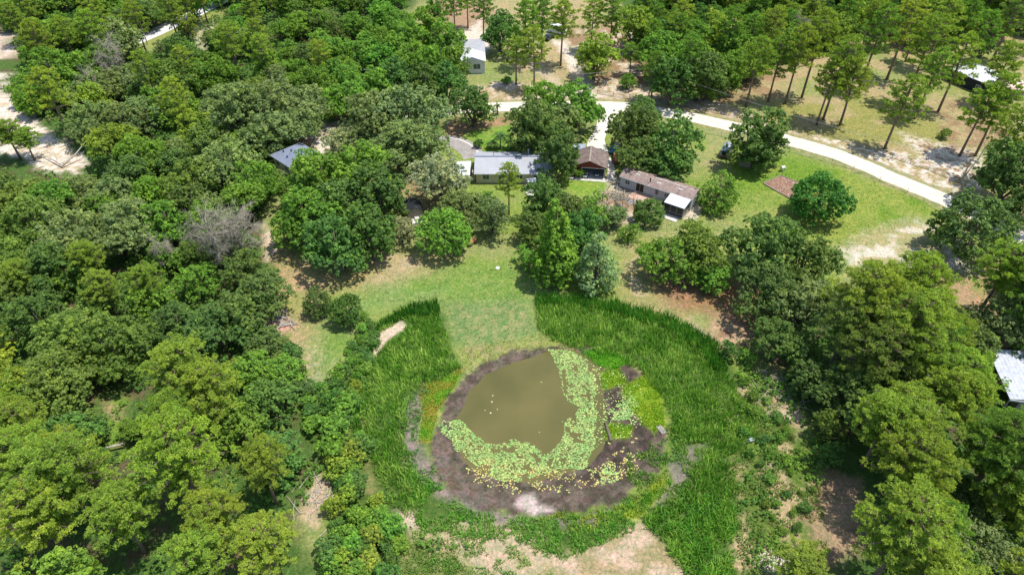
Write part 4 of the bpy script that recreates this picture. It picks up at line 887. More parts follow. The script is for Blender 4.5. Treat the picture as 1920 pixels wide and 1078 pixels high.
for s in range(3): mk_broad('oak', 20+s, 6, 10.0, 1.2, 230, .72, 92, .21, .75, lobes=9)
for s in range(3): mk_broad('leafy', 40+s, 5, 10.0, .5, 180, .68, 88, .22, .8, lobes=9)
for s in range(2): mk_broad('loose', 60+s, 4.5, 9.2, .4, 130, .55, 75, .19, .9, lobes=8, gap=.3)
for s in range(2): mk_dome('dome', 120+s, 5, 8.6, 200, .72, 85, .21)
for s in range(2): mk_broad('bush', 70+s, 2.2, 3.0, .0, 50, .42, 80, .17, .8, lobes=5)
for s in range(3): mk_pine('pine', 80+s, 5.2, 14.5, 6.2, 66, 1.45, 16, .75, .046, 15, (.07, .135))
for s in range(4): mk_pine('tallpine', 90+s, 4.7, 16.5, 6.6, 36, 1.0, 10, .8)
mk_cone('cone', 100, 3.3, 13.4, 50, .19, 110, powr=.72); mk_cone('cone_pale', 101, 3.9, 11, 40, .17, 99, powr=.85); mk_cone('round_cone', 102, 4.4, 7.5, 20, .19, 95, powr=.55)
mk_dead('dead', 110, 4.0, 12, 18); mk_dead('dead', 111, 4.2, 10, 20)

COLR = {  # leaf colours of the kinds seen in the photo
 'yellow-green': (0.155, 0.220, 0.032), 'mid green': (0.102, 0.190, 0.028), 'silvery green': (0.17, 0.26, 0.13), 'olive green': (0.100, 0.158, 0.032),
 'grey-green': (0.125, 0.178, 0.068), 'dark green': (0.076, 0.130, 0.034), 'deep green': (0.068, 0.145, 0.034),
 'bright green': (0.100, 0.205, 0.034), 'pale grey-green': (0.180, 0.215, 0.120), 'emerald': (0.052, 0.145, 0.028)}
COLR = {k: (v[0]*LEAFK*1.07, v[1]*LEAFK*1.0, v[2]*LEAFK*1.0) for k, v in COLR.items()}
NAMES = dict(dome=('round_tree', 'round-crowned tree', 'tree'), oak=('oak_tree', 'oak', 'tree'), leafy=('broadleaf_tree', 'leafy tree', 'tree'), loose=('young_tree', 'loose leafy tree', 'tree'), bush=('bush', 'bush', 'bush'),
             pine=('pine_tree', 'pine', 'tree'), tallpine=('tall_pine_tree', 'tall pine', 'tree'), cone=('conifer_tree', 'conical tree', 'tree'),
             cone_pale=('feathery_tree', 'feathery conical tree', 'tree'), round_cone=('rounded_tree', 'low rounded tree', 'tree'), dead=('dead_tree', 'bare dead tree', 'tree'))
LAND = [((80,260),'sandy track at the far left'), ((320,60),'pale lane at the top left'), ((605,255),'sandy pocket in the left woods'), ((530,300),'blue-grey roof'),
 ((775,385),'small black-roofed shed'), ((410,430),'bare dead trees'), ((530,560),'left edge of the lawn'), ((620,575),'two small lawn trees'), ((205,790),'narrow grassy gap'),
 ((595,920),'straw-coloured strip'), ((888,92),'white house at the top'), ((1219,160),'power pole by the junction'), ((1240,350),'brown-roofed long home'),
 ((1540,370),'emerald round tree'), ((1560,960),'shaded bare clearing'), ((1895,690),'metal roof at the right edge'), ((1850,1065),'blue sheet at the bottom right'),
 ((1850,145),'white-roofed house at the top right'), ((1500,55),'bleached dead tree'), ((865,25),'pine-straw clearing at the top'), ((945,310),'long silver roof'),
 ((1105,300),'red-walled garage'), ((0,520),'left edge of the photo'), ((0,1078),'bottom left corner'), ((1919,960),'right edge near the bottom'), ((320,1078),'bottom edge left of centre'),
 ((1320,0),'top edge right of centre'), ((560,0),'top edge left of centre'), ((960,760),'pond'), ((1460,750),'pale scrub right of the reeds'), ((1400,290),'shaded grey trailer'), ((0,0),'top left corner'),((1919,0),'top right corner'),((250,520),'yellowish pines in the left woods')]
trees = []   # (x, y, r) of everything planted, for spacing
veg = []     # deferred labelling
def plant(kind, px, py, rpx, colour, label=None, hs=1.0, group=None, var=None, jit=0.12, rz=None):
    ps = PROTO[kind]; p = ps[R.randrange(len(ps)) if var is None else var]
    s = 1.0
    for _ in range(5):
        zc = p['zc']*s*hs; x, y = P(px, py, zc); f = pix(x, y, zc)[2]; s = (1.14 if kind in ('oak', 'leafy', 'pine') else 1.08)*rpx*f/p['R']
    nm, word, cat = NAMES[kind]
    t = empty(nm, (x, y, 0), R.uniform(0, 6.283) if rz is None else rz)
    t.scale = (s, s, s*hs)
    link('trunk', p['trunk'], t); c = link('branches' if kind == 'dead' else 'crown', p['crown'], t)
    base = COLR.get(colour, (.3, .27, .24)); k = R.uniform(1-jit, 1+jit)
    c.color = (base[0]*k*R.uniform(.94, 1.06), base[1]*k, base[2]*k*R.uniform(.9, 1.1), 1)
    t['category'] = cat; trees.append((x, y, s*p['R']))
    veg.append(dict(o=t, px=px, py=py, kind=kind, colour=colour, label=label, group=group, r=rpx, word=word))
    if group: t['group'] = group
    return t
def auto_labels():
    ords = ['nearest', 'second nearest', 'third nearest', 'fourth nearest', 'fifth nearest', 'sixth nearest', 'seventh nearest', 'eighth nearest', 'ninth nearest', 'tenth nearest', 'eleventh nearest', 'twelfth nearest']+[f'{q} nearest' for q in ('thirteenth','fourteenth','fifteenth','sixteenth','seventeenth','eighteenth','nineteenth','twentieth','21st','22nd','23rd','24th','25th','26th')]
    use = {}
    for v in veg:
        if v['label']: v['o']['label'] = v['label']; continue
        (lx, ly), nm = min(LAND, key=lambda l: math.hypot(l[0][0]-v['px'], l[0][1]-v['py']))
        dx, dy = v['px']-lx, v['py']-ly
        dr = ('left of' if dx < 0 else 'right of') if abs(dx) > abs(dy) else ('behind' if dy < 0 else 'in front of')
        if 'edge' in nm or 'corner' in nm: dr = 'to'
        use.setdefault((v['colour'], v['word'], dr, nm), []).append((math.hypot(dx, dy), v))
    for (c, wd_, dr, nm), L in use.items():
        L.sort(key=lambda q: q[0])
        for i, (d, v) in enumerate(L):
            o = ords[i]
            art = '' if wd_ != 'bare dead tree' else ''
            if dr == 'to': v['o']['label'] = f"{o} {c} {wd_} to the {nm}"
            elif len(L) == 1: v['o']['label'] = f"{c} {wd_} standing {dr} the {nm}"
            else: v['o']['label'] = f"{o} {c} {wd_} {dr} the {nm}"
G1 = 'trees around the houses'; G2 = 'pines on the far side of the road'; G3 = 'trees on the right of the lawn'
E_ = [  # kind, px, py, rpx, colour, hs, label, group  (crown centres as seen)
 ('oak',770,205,66,'grey-green',1,'wide grey-green oak with a billowing crown behind the silver-roofed house',G1),
 ('oak',688,218,58,'grey-green',1,'broad grey-green oak right of the sandy pocket',G1),
 ('oak',822,322,54,'pale grey-green',1,'pale mossy oak covering the left end of the silver roof',G1),
 ('oak',745,272,50,'grey-green',1,None,G1),('oak',800,262,44,'grey-green',1,None,G1),
 ('leafy',600,325,54,'mid green',1,'mid green tree right beside the blue-grey roof',G1),
 ('leafy',670,312,56,'mid green',1,None,G1),('leafy',708,352,54,'dark green',1,None,G1),('leafy',640,372,54,'dark green',1,None,G1),
 ('leafy',585,400,58,'mid green',1,None,G1),('leafy',690,425,52,'deep green',1,None,G1),('leafy',625,448,56,'deep green',1,'deep green tree at the shaded top left edge of the lawn',G1),('leafy',548,420,40,'mid green',1,None,G1),
 ('oak',640,262,34,'pale grey-green',1,None,G1),
 ('loose',757,430,30,'pale grey-green',.8,'small pale grey bushy tree just below the black-roofed shed',G1),
 ('dome',832,436,50,'bright green',1,'bright green leafy tree right of the black-roofed shed',G1),
 ('oak',866,384,40,'grey-green',1,None,G1),('loose',905,372,24,'mid green',.8,None,G1),
 ('tallpine',954,338,28,'yellow-green',1,'bright pine in front of the silver roof',G1),
 ('loose',925,395,40,'grey-green',1,None,G1),
 ('leafy',1022,360,42,'deep green',1,'rounded deep green tree in front of the right end of the silver roof',G1),
 ('leafy',1066,392,40,'dark green',1,None,G1),('leafy',1090,428,42,'deep green',1,'dense deep green tree behind the tall conical tree',G1),('loose',1112,392,36,'mid green',1,None,G1),('leafy',1000,418,32,'dark green',.9,None,G1),
 ('cone',1041,466,44,'mid green',1.0,'tall dense conical tree at the top of the mown lawn',G1),
 ('cone_pale',1119,497,44,'silvery green',1.0,'pale feathery conical tree right of the dense conical one',G1),
 ('loose',990,478,27,'bright green',.7,'small bright green tree tucked against the left of the conical tree',G1),
 ('leafy',1003,225,56,'dark green',1,'dark green tree rising behind the silver roof',G1),('oak',1020,182,40,'mid green',1,None,G1),
 ('leafy',1046,278,42,'dark green',1.25,'tall dark green tree between the silver roof and the garage',G1),('oak',1052,225,44,'grey-green',1,None,G1),
 ('leafy',1085,188,48,'bright green',1,'bright green tree left of the driveway junction',G1),
 ('leafy',884,188,39,'dark green',1,'dark leafy tree beside the road left of the small palms',G1),
 ('leafy',1190,232,46,'dark green',1,'dark green tree just right of the driveway',G1),('leafy',1262,262,54,'deep green',1,'deep green tree behind the brown-roofed home',G1),
 ('oak',1200,283,42,'dark green',1,None,G1),('leafy',1260,305,40,'deep green',.8,None,G1),('leafy',1205,205,34,'dark green',1,None,G1),
 ('round_cone',1347,362,41,'mid green',1,'low rounded tree right of the white porch roof',G1),
 ('leafy',1424,246,54,'dark green',1,'dark tree standing over the grey trailer',G3),('leafy',1440,272,36,'dark green',.8,None,G3),
 ('dome',1539,372,54,'emerald',.9,'emerald round tree beside the mulched garden bed',G3),
 ('dome',1826,432,70,'dark green',.95,'big dark tree beside the sandy patch at the right end of the road',G3),
 ('dome',1218,398,30,'deep green',.8,'small dark tree in front of the deck',G1),('loose',1180,432,22,'mid green',.8,None,G1),('oak',1150,402,28,'grey-green',.8,None,G1),
 ('oak',1248,474,50,'mid green',.95,None,G3),('oak',1318,458,54,'olive green',1,'olive tangled tree left of the big dark oak',G3),('loose',1290,505,36,'mid green',.8,None,G3),('leafy',1335,515,34,'bright green',.8,None,G3),
 ('oak',1428,452,72,'dark green',1,'biggest dark oak below the lawn of the long home',G3),('oak',1508,478,62,'dark green',1,None,G3),('oak',1440,540,60,'dark green',1,None,G3),('oak',1510,560,60,'grey-green',1,None,G3),('oak',1465,632,50,'dark green',1,None,G3),
 ('pine',1625,560,76,'yellow-green',1,None,G3),('pine',1720,545,70,'yellow-green',1,'bright pine at the lower edge of the sandy patch',G3),('pine',1590,610,60,'olive green',1,None,G3),('pine',1705,625,80,'yellow-green',1,'broad bright pine left of the metal roof',G3),('pine',1640,665,66,'olive green',1,None,G3),
 ('pine',1888,500,56,'yellow-green',1,None,G3),('oak',1890,590,58,'grey-green',1,None,G3),('leafy',1905,310,62,'dark green',1,'dark tree at the right edge beside the road',G3),('leafy',1925,380,40,'dark green',1,None,G3),
 ('dome',594,568,27,'dark green',1.05,'left of the pair of small dark trees on the lawn',"pair of small trees on the lawn"),('dome',649,581,31,'deep green',1.1,'right and larger of the pair of small trees on the lawn',"pair of small trees on the lawn"),
 ('bush',682,592,9,'bright green',1,'tiny bush right of the pair of lawn trees',None),
 ('bush',1366,657,20,'deep green',1.2,'dark bush at the right end of the reeds by the fence',None),('bush',1402,668,17,'bright green',1,'bright bush right of the dark bush by the reeds',None),
 ('bush',1087,324,10,'mid green',1.2,'small round bush at the left corner of the garage front',None),
 ('bush',897,268,10,'deep green',1.1,'round clipped shrub on the lawn beside the paved drive',None),
 ('leafy',838,70,36,'mid green',1,None,None),('leafy',800,38,36,'mid green',1,None,None),('leafy',852,108,32,'mid green',1,'green tree touching the left corner of the white house at the top',None),('leafy',838,148,36,'deep green',1,None,None),('leafy',795,150,38,'dark green',1,None,None),('leafy',760,70,38,'bright green',1,None,None),('tallpine',822,18,24,'mid green',1,None,None),('tallpine',850,4,24,'mid green',1,None,None),('tallpine',875,-6,24,'mid green',1,None,None),
 ('leafy',1178,150,16,'mid green',.8,None,G2),
 # beyond the road
 ('tallpine',1578,118,40,'yellow-green',1,None,G2),('tallpine',1604,150,40,'yellow-green',1,'bright tall pine of the cluster above the bend of the road',G2),('tallpine',1558,150,34,'yellow-green',1,None,G2),
 ('tallpine',1695,188,43,'yellow-green',.8,'lone pine casting a separate shadow above the bend',G2),
 ('tallpine',1420,112,38,'yellow-green',1,None,G2),('tallpine',1462,108,34,'mid green',1,None,G2),('tallpine',1500,95,36,'yellow-green',1,None,G2),('tallpine',1536,72,40,'yellow-green',1,None,G2),('tallpine',1648,62,40,'mid green',1,None,G2),
 ('tallpine',1700,50,42,'yellow-green',1,None,G2),('tallpine',1740,85,40,'yellow-green',1,None,G2),('tallpine',1752,135,34,'mid green',1,None,G2),('tallpine',1802,112,40,'yellow-green',1,None,G2),('tallpine',1770,38,36,'yellow-green',1,None,G2),
 ('tallpine',1842,205,42,'yellow-green',1,None,G2),('tallpine',1880,190,42,'yellow-green',1,None,G2),('tallpine',1905,250,44,'yellow-green',1,None,G2),('tallpine',1888,118,34,'yellow-green',.9,'pine standing in front of the pink roof',G2),('tallpine',1850,60,34,'mid green',1,None,G2),('tallpine',1900,30,36,'olive green',1,None,G2),
 ('tallpine',1055,42,34,'yellow-green',1,'round-topped pine in front of the far white van',G2),('leafy',1118,92,42,'yellow-green',1,'dense yellowish tree in the pine-straw yard beyond the road',G2),('leafy',940,52,36,'deep green',1,'deep green tree right of the white house at the top',G2),
 ('tallpine',968,98,30,'yellow-green',.9,None,G2),('tallpine',1003,92,32,'yellow-green',.9,None,G2),('tallpine',985,42,30,'mid green',1,None,G2),('tallpine',1018,28,30,'mid green',1,None,G2),
 ('tallpine',1185,100,22,'mid green',.8,'slim pine in the bare sandy yard left of the power pole',G2),('leafy',1190,40,40,'yellow-green',1,None,G2),('leafy',1245,90,44,'mid green',1,None,G2),('leafy',1262,140,44,'deep green',1,None,G2),('leafy',1320,130,46,'dark green',1,None,G2),('leafy',1385,88,38,'mid green',1,None,G2),('leafy',1300,75,44,'mid green',1,None,G2),('leafy',1355,62,42,'yellow-green',1,None,G2),
 ('tallpine',1112,30,28,'yellow-green',1,None,G2),('tallpine',1150,20,28,'mid green',1,None,G2),('tallpine',905,12,26,'mid green',1,None,G2),
 ('dead',392,440,52,'grey-brown',1,'bare brownish dead tree, left of the bare pair in the left woods','dead trees in the left woods'),('dead',442,430,47,'grey',1,'bare pale grey dead tree nearest the lawn in the left woods','dead trees in the left woods'),('dead',300,470,26,'grey',1,'small bare tree left of the big bare pair','dead trees in the left woods'),
 ('dead',208,110,30,'grey-brown',1,'brownish bare tree in the upper left woods','dead trees in the left woods'),('dead',166,155,22,'grey-brown',1,'small brownish bare tree right of the sandy track','dead trees in the left woods'),
 ('dead',1500,50,22,'white',1.2,'bleached dead tree sticking out of the pines at the top',None),('dead',1168,385,19,'grey',.9,'bare storm-broken tree left of the deck',None),('dead',1085,140,14,'grey',1,'small bare sapling beside the far driveway',None),
 # left woods, larger crowns
 ('oak',508,334,26,'grey-green',.9,None,None),('leafy',576,302,34,'mid green',1,None,None),('leafy',560,352,36,'mid green',1,None,None),('oak',370,470,34,'olive green',.8,None,None),('leafy',430,470,32,'dark green',.75,None,None),('bush',1725,76,12,'dark green',1.2,None,G2),('bush',1772,250,12,'olive green',1,None,G2),('bush',1845,92,14,'dark green',1.2,None,G2),('bush',950,150,10,'bright green',1,'lone small bush on the far lawn beside the white house at the top',None),
 ('oak',35,362,42,'olive green',.9,None,None),('leafy',95,362,38,'mid green',.9,None,None),('oak',150,352,36,'grey-green',.9,None,None),('leafy',-5,345,36,'dark green',1,None,None),('leafy',742,140,36,'deep green',1,None,None),('leafy',705,150,34,'mid green',1,None,None),('leafy',655,178,36,'mid green',1,None,None),('leafy',280,560,40,'mid green',.9,None,None),('leafy',330,600,44,'dark green',.9,None,None),('oak',255,800,30,'mid green',.8,None,None),('oak',160,800,40,'olive green',.8,None,None),('leafy',470,690,40,'mid green',.9,None,None),
 ('leafy',450,500,40,'dark green',.9,None,None),('oak',370,520,38,'mid green',.9,None,None),
 ('pine',110,880,88,'yellow-green',1,'broad bright pine near the left edge above the bottom corner','pines in the lower left woods'),('pine',330,860,86,'yellow-green',1,'wide round pine left of the straw-coloured strip','pines in the lower left woods'),
 ('pine',60,960,80,'yellow-green',1,None,'pines in the lower left woods'),('pine',220,960,66,'yellow-green',1,None,'pines in the lower left woods'),('pine',400,970,62,'yellow-green',1,None,'pines in the lower left woods'),('pine',370,1030,60,'yellow-green',1,None,'pines in the lower left woods'),('pine',500,1020,66,'yellow-green',.8,None,'pines in the lower left woods'),
 ('pine',330,690,66,'yellow-green',1,'wide pine in the middle of the left woods',"pines in the lower left woods"),('pine',400,730,60,'yellow-green',1,None,"pines in the lower left woods"),('pine',30,800,56,'yellow-green',1,None,"pines in the lower left woods"),('pine',330,780,58,'mid green',1,None,"pines in the lower left woods"),('leafy',440,790,52,'mid green',.9,None,None),('leafy',520,850,50,'deep green',.75,None,None),('leafy',505,745,48,'deep green',.8,None,None),
 ('leafy',500,640,36,'dark green',.8,None,None),('leafy',535,690,34,'mid green',.7,None,None),('leafy',495,540,46,'dark green',.9,'dark tree bulging onto the left side of the lawn',None),('leafy',440,580,52,'dark green',.9,None,None),
 ('pine',268,525,36,'yellow-green',1,None,'yellow-green pines in the middle of the left woods'),('pine',190,540,34,'yellow-green',1,None,'yellow-green pines in the middle of the left woods'),('pine',160,480,34,'yellow-green',1,None,'yellow-green pines in the middle of the left woods'),('pine',30,515,34,'yellow-green',1,None,'yellow-green pines in the middle of the left woods'),
 ('oak',120,440,62,'grey-green',1,None,None),('oak',230,420,62,'grey-green',1,None,None),('oak',130,620,60,'olive green',1,None,None),('oak',210,640,66,'olive green',1,None,None),('oak',60,590,56,'dark green',1,None,None),('oak',110,700,66,'olive green',1,None,None),('oak',60,400,48,'olive green',1,None,None),('oak',100,745,56,'olive green',.9,None,None),
 ('oak',430,200,60,'grey-green',1,None,None),('oak',510,185,54,'grey-green',1,None,None),('oak',500,240,46,'grey-green',1,None,None),('oak',570,195,46,'grey-green',1,None,None),('oak',170,215,40,'grey-green',1,None,None),('oak',210,70,44,'grey-green',1,None,None),('oak',330,140,44,'olive green',1,None,None),
 ('oak',210,262,44,'yellow-green',1,None,None),('oak',260,285,44,'mid green',1,None,None),('oak',420,300,56,'grey-green',1,None,None),('oak',355,330,50,'olive green',1,None,None),('oak',470,340,50,'mid green',1,None,None),('tallpine',330,190,34,'yellow-green',1,None,None),('leafy',90,130,50,'mid green',1,None,None),('tallpine',90,170,40,'yellow-green',1,None,None),
 ('loose',345,40,26,'yellow-green',1,'bright tree standing in front of the pale lane at the top left',None),('oak',312,92,20,'grey-green',1,None,None),
 ('pine',12,248,36,'yellow-green',.7,'open pine beside the sandy track at the far left',None),('pine',45,262,28,'mid green',.7,None,None),
 # right woods
 ('oak',1590,735,62,'dark green',1,None,None),('oak',1680,715,66,'grey-green',1,None,None),('pine',1665,790,64,'yellow-green',1,None,None),('pine',1790,740,66,'yellow-green',1,'bright pine just left of the metal roof',None),('pine',1720,860,76,'yellow-green',1,'biggest bright pine above the shaded clearing',None),('pine',1700,1000,92,'yellow-green',1,'biggest bright pine at the bottom right',None),('pine',1880,840,80,'mid green',1.1,None,None),('pine',1515,1060,56,'yellow-green',.7,'low bright pine at the bottom edge beside the pale bare patch',None),('pine',1730,930,54,'yellow-green',1,None,None),('loose',1560,790,34,'olive green',1,'thin pale-stemmed tree left of the dark oaks on the right',None),('leafy',1520,700,40,'dark green',.9,None,None),('leafy',1830,640,42,'dark green',.9,None,None),('bush',1555,850,26,'deep green',1.2,None,None),('pine',1915,940,60,'yellow-green',.9,None,None),
]
for k_, x_, y_, r_, c_, hs_, lb_, g_ in E_: plant(k_, x_, y_, r_, c_, lb_, hs_*(R.uniform(.88, 1.14) if k_ == 'tallpine' else 1), g_)
# woodland between the crowns picked out above
def inpoly(x, y, poly):
    c = False; n = len(poly)
    for i in range(n):
        x1, y1 = poly[i]; x2, y2 = poly[(i+1) % n]
        if (y1 > y) != (y2 > y) and x < (x2-x1)*(y-y1)/(y2-y1)+x1: c = not c
    return c
FOREST = [
 ('woods on the left', [(-50,-40),(790,-40),(740,15),(800,60),(850,95),(855,150),(790,130),(690,165),(620,215),(540,275),(495,290),(500,330),(520,350),(505,400),(480,420),(500,470),(515,560),(470,610),(520,690),(555,760),(550,880),(530,960),(590,1020),(600,1120),(-50,1120)]),
 ('woods beyond the road', [(1205,-40),(1700,-40),(1700,30),(1620,50),(1540,60),(1440,80),(1400,140),(1330,160),(1230,150),(1200,60)]),
 ('woods beyond the road', [(1560,-40),(1990,-40),(1990,30),(1700,60)]),
 ('woods on the right', [(1490,640),(1560,600),(1800,620),(1830,640),(1830,720),(1960,780),(1980,1120),(1640,1120),(1600,1070),(1640,980),(1600,880),(1550,800),(1520,720)]),
 ('woods on the right', [(1850,520),(1980,480),(1980,640),(1860,620)])]
HOLES = [[(500,282),(555,280),(640,225),(655,240),(600,290),(552,322),(500,315)],[(-60,160),(0,170),(60,215),(150,275),(170,330),(40,330),(-60,290)],[(-60,20),(20,60),(45,105),(-10,170),(-60,170)],[(250,66),(330,36),(400,5),(425,20),(330,66),(285,98),(262,92)],[(185,745),(240,745),(235,845),(190,845)],[(560,890),(620,880),(625,980),(565,985)],[(1490,830),(1600,820),(1650,960),(1600,1060),(1500,1040)],[(1840,640),(1960,640),(1960,770),(1880,770)],[(110,1010),(200,1005),(200,1060),(120,1060)]]
def colour_at(x, y):
    q = R.random()
    if x > 1200 and y < 300: return ('tallpine' if q < .42 else 'leafy', R.choice(['yellow-green', 'mid green', 'mid green', 'yellow-green', 'deep green']))
    if x > 1200: return ('pine', R.choice(['yellow-green', 'mid green'])) if q < .45 else ('oak', R.choice(['dark green', 'grey-green', 'dark green']))
    if y > 740: return ('pine', 'yellow-green') if q < .6 else ('leafy', R.choice(['mid green', 'deep green', 'mid green']))
    if y > 480: return ('oak', R.choice(['olive green', 'dark green', 'olive green', 'mid green'])) if q < .7 else ('leafy', R.choice(['dark green', 'yellow-green', 'mid green']))
    if y > 320: return ('oak', R.choice(['grey-green', 'olive green', 'dark green', 'mid green'])) if q < .75 else ('leafy', R.choice(['dark green', 'mid green']))
    if x > 620: return ('oak' if q < .3 else 'leafy', R.choice(['mid green', 'bright green', 'dark green', 'mid green']))
    if y > 150 and x > 100: return ('oak', R.choice(['grey-green', 'grey-green', 'mid green', 'olive green'])) if q < .6 else ('leafy', R.choice(['mid green', 'dark green', 'yellow-green']))
    return ('leafy', R.choice(['mid green', 'mid green', 'bright green', 'dark green'])) if q < .5 else (('oak', R.choice(['grey-green', 'mid green'])) if q < .8 else ('tallpine', 'yellow-green'))
for g_, poly in FOREST:
    xs = [p[0] for p in poly]; ys = [p[1] for p in poly]; miss = 0
    while miss < 1100:
        # sample evenly over the ground, then see where that spot falls in the photo
        bx0, by0 = P(min(xs), min(ys), 8); bx1, _ = P(max(xs), min(ys), 8); _, by1 = P(0, max(ys), 8)
        wx, wy = R.uniform(min(bx0, -10), max(bx1, 10)), R.uniform(by1, by0)
        px, py, f = pix(wx, wy, 8)
        rm = R.uniform(3.0, 4.9); rr_ = .75*rm/f; ring = [(px, py)]+[(px+rr_*a, py+rr_*b_) for a, b_ in ((1, 0), (.7, .7), (.7, -.7), (0, -1), (-1, 0), (0, 1))]
        if not inpoly(px, py, poly) or (g_ == 'woods on the left' and not inpoly(px+rr_, py, poly)) or any(inpoly(a, b_, h) for h in HOLES for a, b_ in ring): miss += 1; continue
        if any((wx-a)**2+(wy-b_)**2 < (0.54*(rm+c_))**2 for a, b_, c_ in trees): miss += 1; continue
        k_, c_ = colour_at(px, py)
        if k_ == 'leafy' and sum(v['kind'] == 'leafy' for v in veg) > 285: k_ = 'oak'
        if k_ == 'pine': rm *= 1.1
        plant(k_, px, py, rm/f, c_, None, R.uniform(.85, 1.12), g_)
# shrubby belt between the left woods and the reeds, and scrub on the right
BELT = [([(570,725),(600,705),(660,690),(680,720),(680,790),(700,880),(735,960),(760,1000),(720,1120),(600,1120),(625,990),(620,880),(580,800)], .40, (13, 30), ['bright green', 'deep green', 'mid green', 'yellow-green'], 'bushes between the woods and the reeds'),
        ([(1390,700),(1500,830),(1530,930),(1480,1020),(1440,960),(1410,860),(1380,780)], 1.1, (6, 15), ['bright green', 'mid green', 'deep green', 'olive green'], 'bushes in the scrub right of the reeds'),
        ([(640,690),(660,640),(690,600),(705,620),(690,680),(670,720)], .55, (9, 15), ['deep green', 'bright green'], 'bushes between the woods and the reeds'),
        ([(540,650),(480,620),(500,700),(560,740),(590,740)], .5, (16, 24), ['deep green', 'dark green'], 'bushes between the woods and the reeds')]
for poly, sp, (ra, rb), cs_, g_ in BELT:
    miss = 0; mine = []
    xs = [p[0] for p in poly]; ys = [p[1] for p in poly]
    while miss < 160:
        px, py = R.uniform(min(xs), max(xs)), R.uniform(min(ys), max(ys)); r = R.uniform(ra, rb)
        if not inpoly(px, py, poly) or any(math.hypot(px-a, py-b_) < sp*(r+c_) for a, b_, c_ in mine): miss += 1; continue
        mine.append((px, py, r)); plant('bush', px, py, r, R.choice(cs_), None, R.uniform(.7, 1.25), g_)
auto_labels()
print('trees', len(veg), {k: sum(v['kind'] == k for v in veg) for k in PROTO})

# ------------------------------------------------------------------ reeds, weeds, lily pads, undergrowth
def scatter(poly, n, z=0.0, wobble=0.6, seed=1, thr=None, nscale=2.2):
    wp = np.array(W(poly, z)); x0, y0 = wp.min(0); x1, y1 = wp.max(0)
    rng = np.random.RandomState(seed); k = int((x1-x0)*(y1-y0)*n)
    x = rng.uniform(x0, x1, k); y = rng.uniform(y0, y1, k)
    d = sdist(x, y, [tuple(p) for p in wp]) + (fbm(x, y, 2.5, 9, 2)-.5)*2*wobble; ok = d < 0
    if thr is not None: ok &= fbm(x, y, nscale, 21+seed, 3) > thr
    return x[ok], y[ok]
def gz(x, y):
    d = sdist(x, y, WW); return np.where(d > 0, np.minimum(0, -0.5+0.13*d), -0.5-0.25*np.clip(-d, 0, 5))
def blades(x, y, h, wd_, col, rng, lean=.35):
    k = len(x); z = gz(x, y)-.03; a = rng.rand(k)*6.283; l = rng.rand(k)*lean; dx = np.cos(a)*l; dy = np.sin(a)*l
    b_ = rng.rand(k)*6.283; ux = np.cos(b_)*wd_/2; uy = np.sin(b_)*wd_/2; hh = h*rng.uniform(.6, 1.15, k)
    p0 = np.stack([x-ux, y-uy, z], 1); p1 = np.stack([x+ux, y+uy, z], 1)
    p2 = np.stack([x+ux*.7+dx*hh*.45, y+uy*.7+dy*hh*.45, z+hh*.62], 1); p3 = np.stack([x-ux*.7+dx*hh*.45, y-uy*.7+dy*hh*.45, z+hh*.62], 1)
    p4 = np.stack([x+dx*hh*1.1, y+dy*hh*1.1, z+hh], 1)
    V = np.stack([p0, p1, p2, p3, p4], 1).reshape(-1, 3); base = np.arange(k)[:, None]*5
    F = np.concatenate([base+np.array([0, 1, 2, 3]), base+np.array([3, 2, 4, 4])])
    # tips as triangles: repeat handled by building quads with a tiny tip edge
    V2 = np.stack([p0, p1, p2, p3, p4-np.stack([ux, uy, 0*ux], 1)*.08, p4+np.stack([ux, uy, 0*ux], 1)*.08], 1).reshape(-1, 3); b6 = np.arange(k)[:, None]*6
    F = np.concatenate([b6+np.array([0, 1, 2, 3]), b6+np.array([3, 2, 5, 4])])
    return V2, F, np.repeat(col, 6, 0)
def coltab(x, y, rng, c1, c2, sc=3.0, seed=3, jit=.22):
    m = sst(.35, .65, fbm(x, y, sc, seed, 3))[:, None]; c = np.array(c1)*(1-m)+np.array(c2)*m
    return BLADEK*c*rng.uniform(1-jit, 1+jit, (len(x), 1))*rng.uniform(.94, 1.06, (len(x), 3))
def stuff(name, parts, mat):
    V = []; F = []; Cc = []; o = 0
    for v, f, c in parts: V.append(v); F.append(f+o); Cc.append(c); o += len(v)
    ob = link(name, mesh_np(name, np.concatenate(V), np.concatenate(F), None, False, np.concatenate(Cc)), None, mat); tag(ob, kind='stuff'); return ob
rg = np.random.RandomState(5); parts = []
REED_L = [(712,602),(765,577),(818,568),(828,605),(845,650),(864,690),(830,712),(790,722),(765,762),(757,830),(775,880),(800,930),(790,985),(735,950),(700,880),(680,800),(675,730),(688,690),(705,668),(735,640),(765,612),(758,598),(725,618),(695,640)]
REED_R = [(1002,560),(1080,562),(1180,578),(1260,600),(1330,645),(1368,700),(1405,760),(1410,810),(1375,870),(1365,930),(1385,1000),(1385,1078),(1330,1100),(1285,1070),(1240,1012),(1200,972),(1225,950),(1275,930),(1305,870),(1290,840),(1262,800),(1242,740),(1200,700),(1150,665),(1110,655),(1085,650),(1035,638),(1008,610)]
REED_R2 = [(1262,800),(1405,790),(1412,830),(1380,870),(1372,930),(1390,1000),(1385,1078),(1330,1100),(1285,1070),(1240,1012),(1200,972),(1225,950),(1275,930),(1305,870),(1290,840)]
REED_R1 = REED_R[:8]+REED_R[19:]
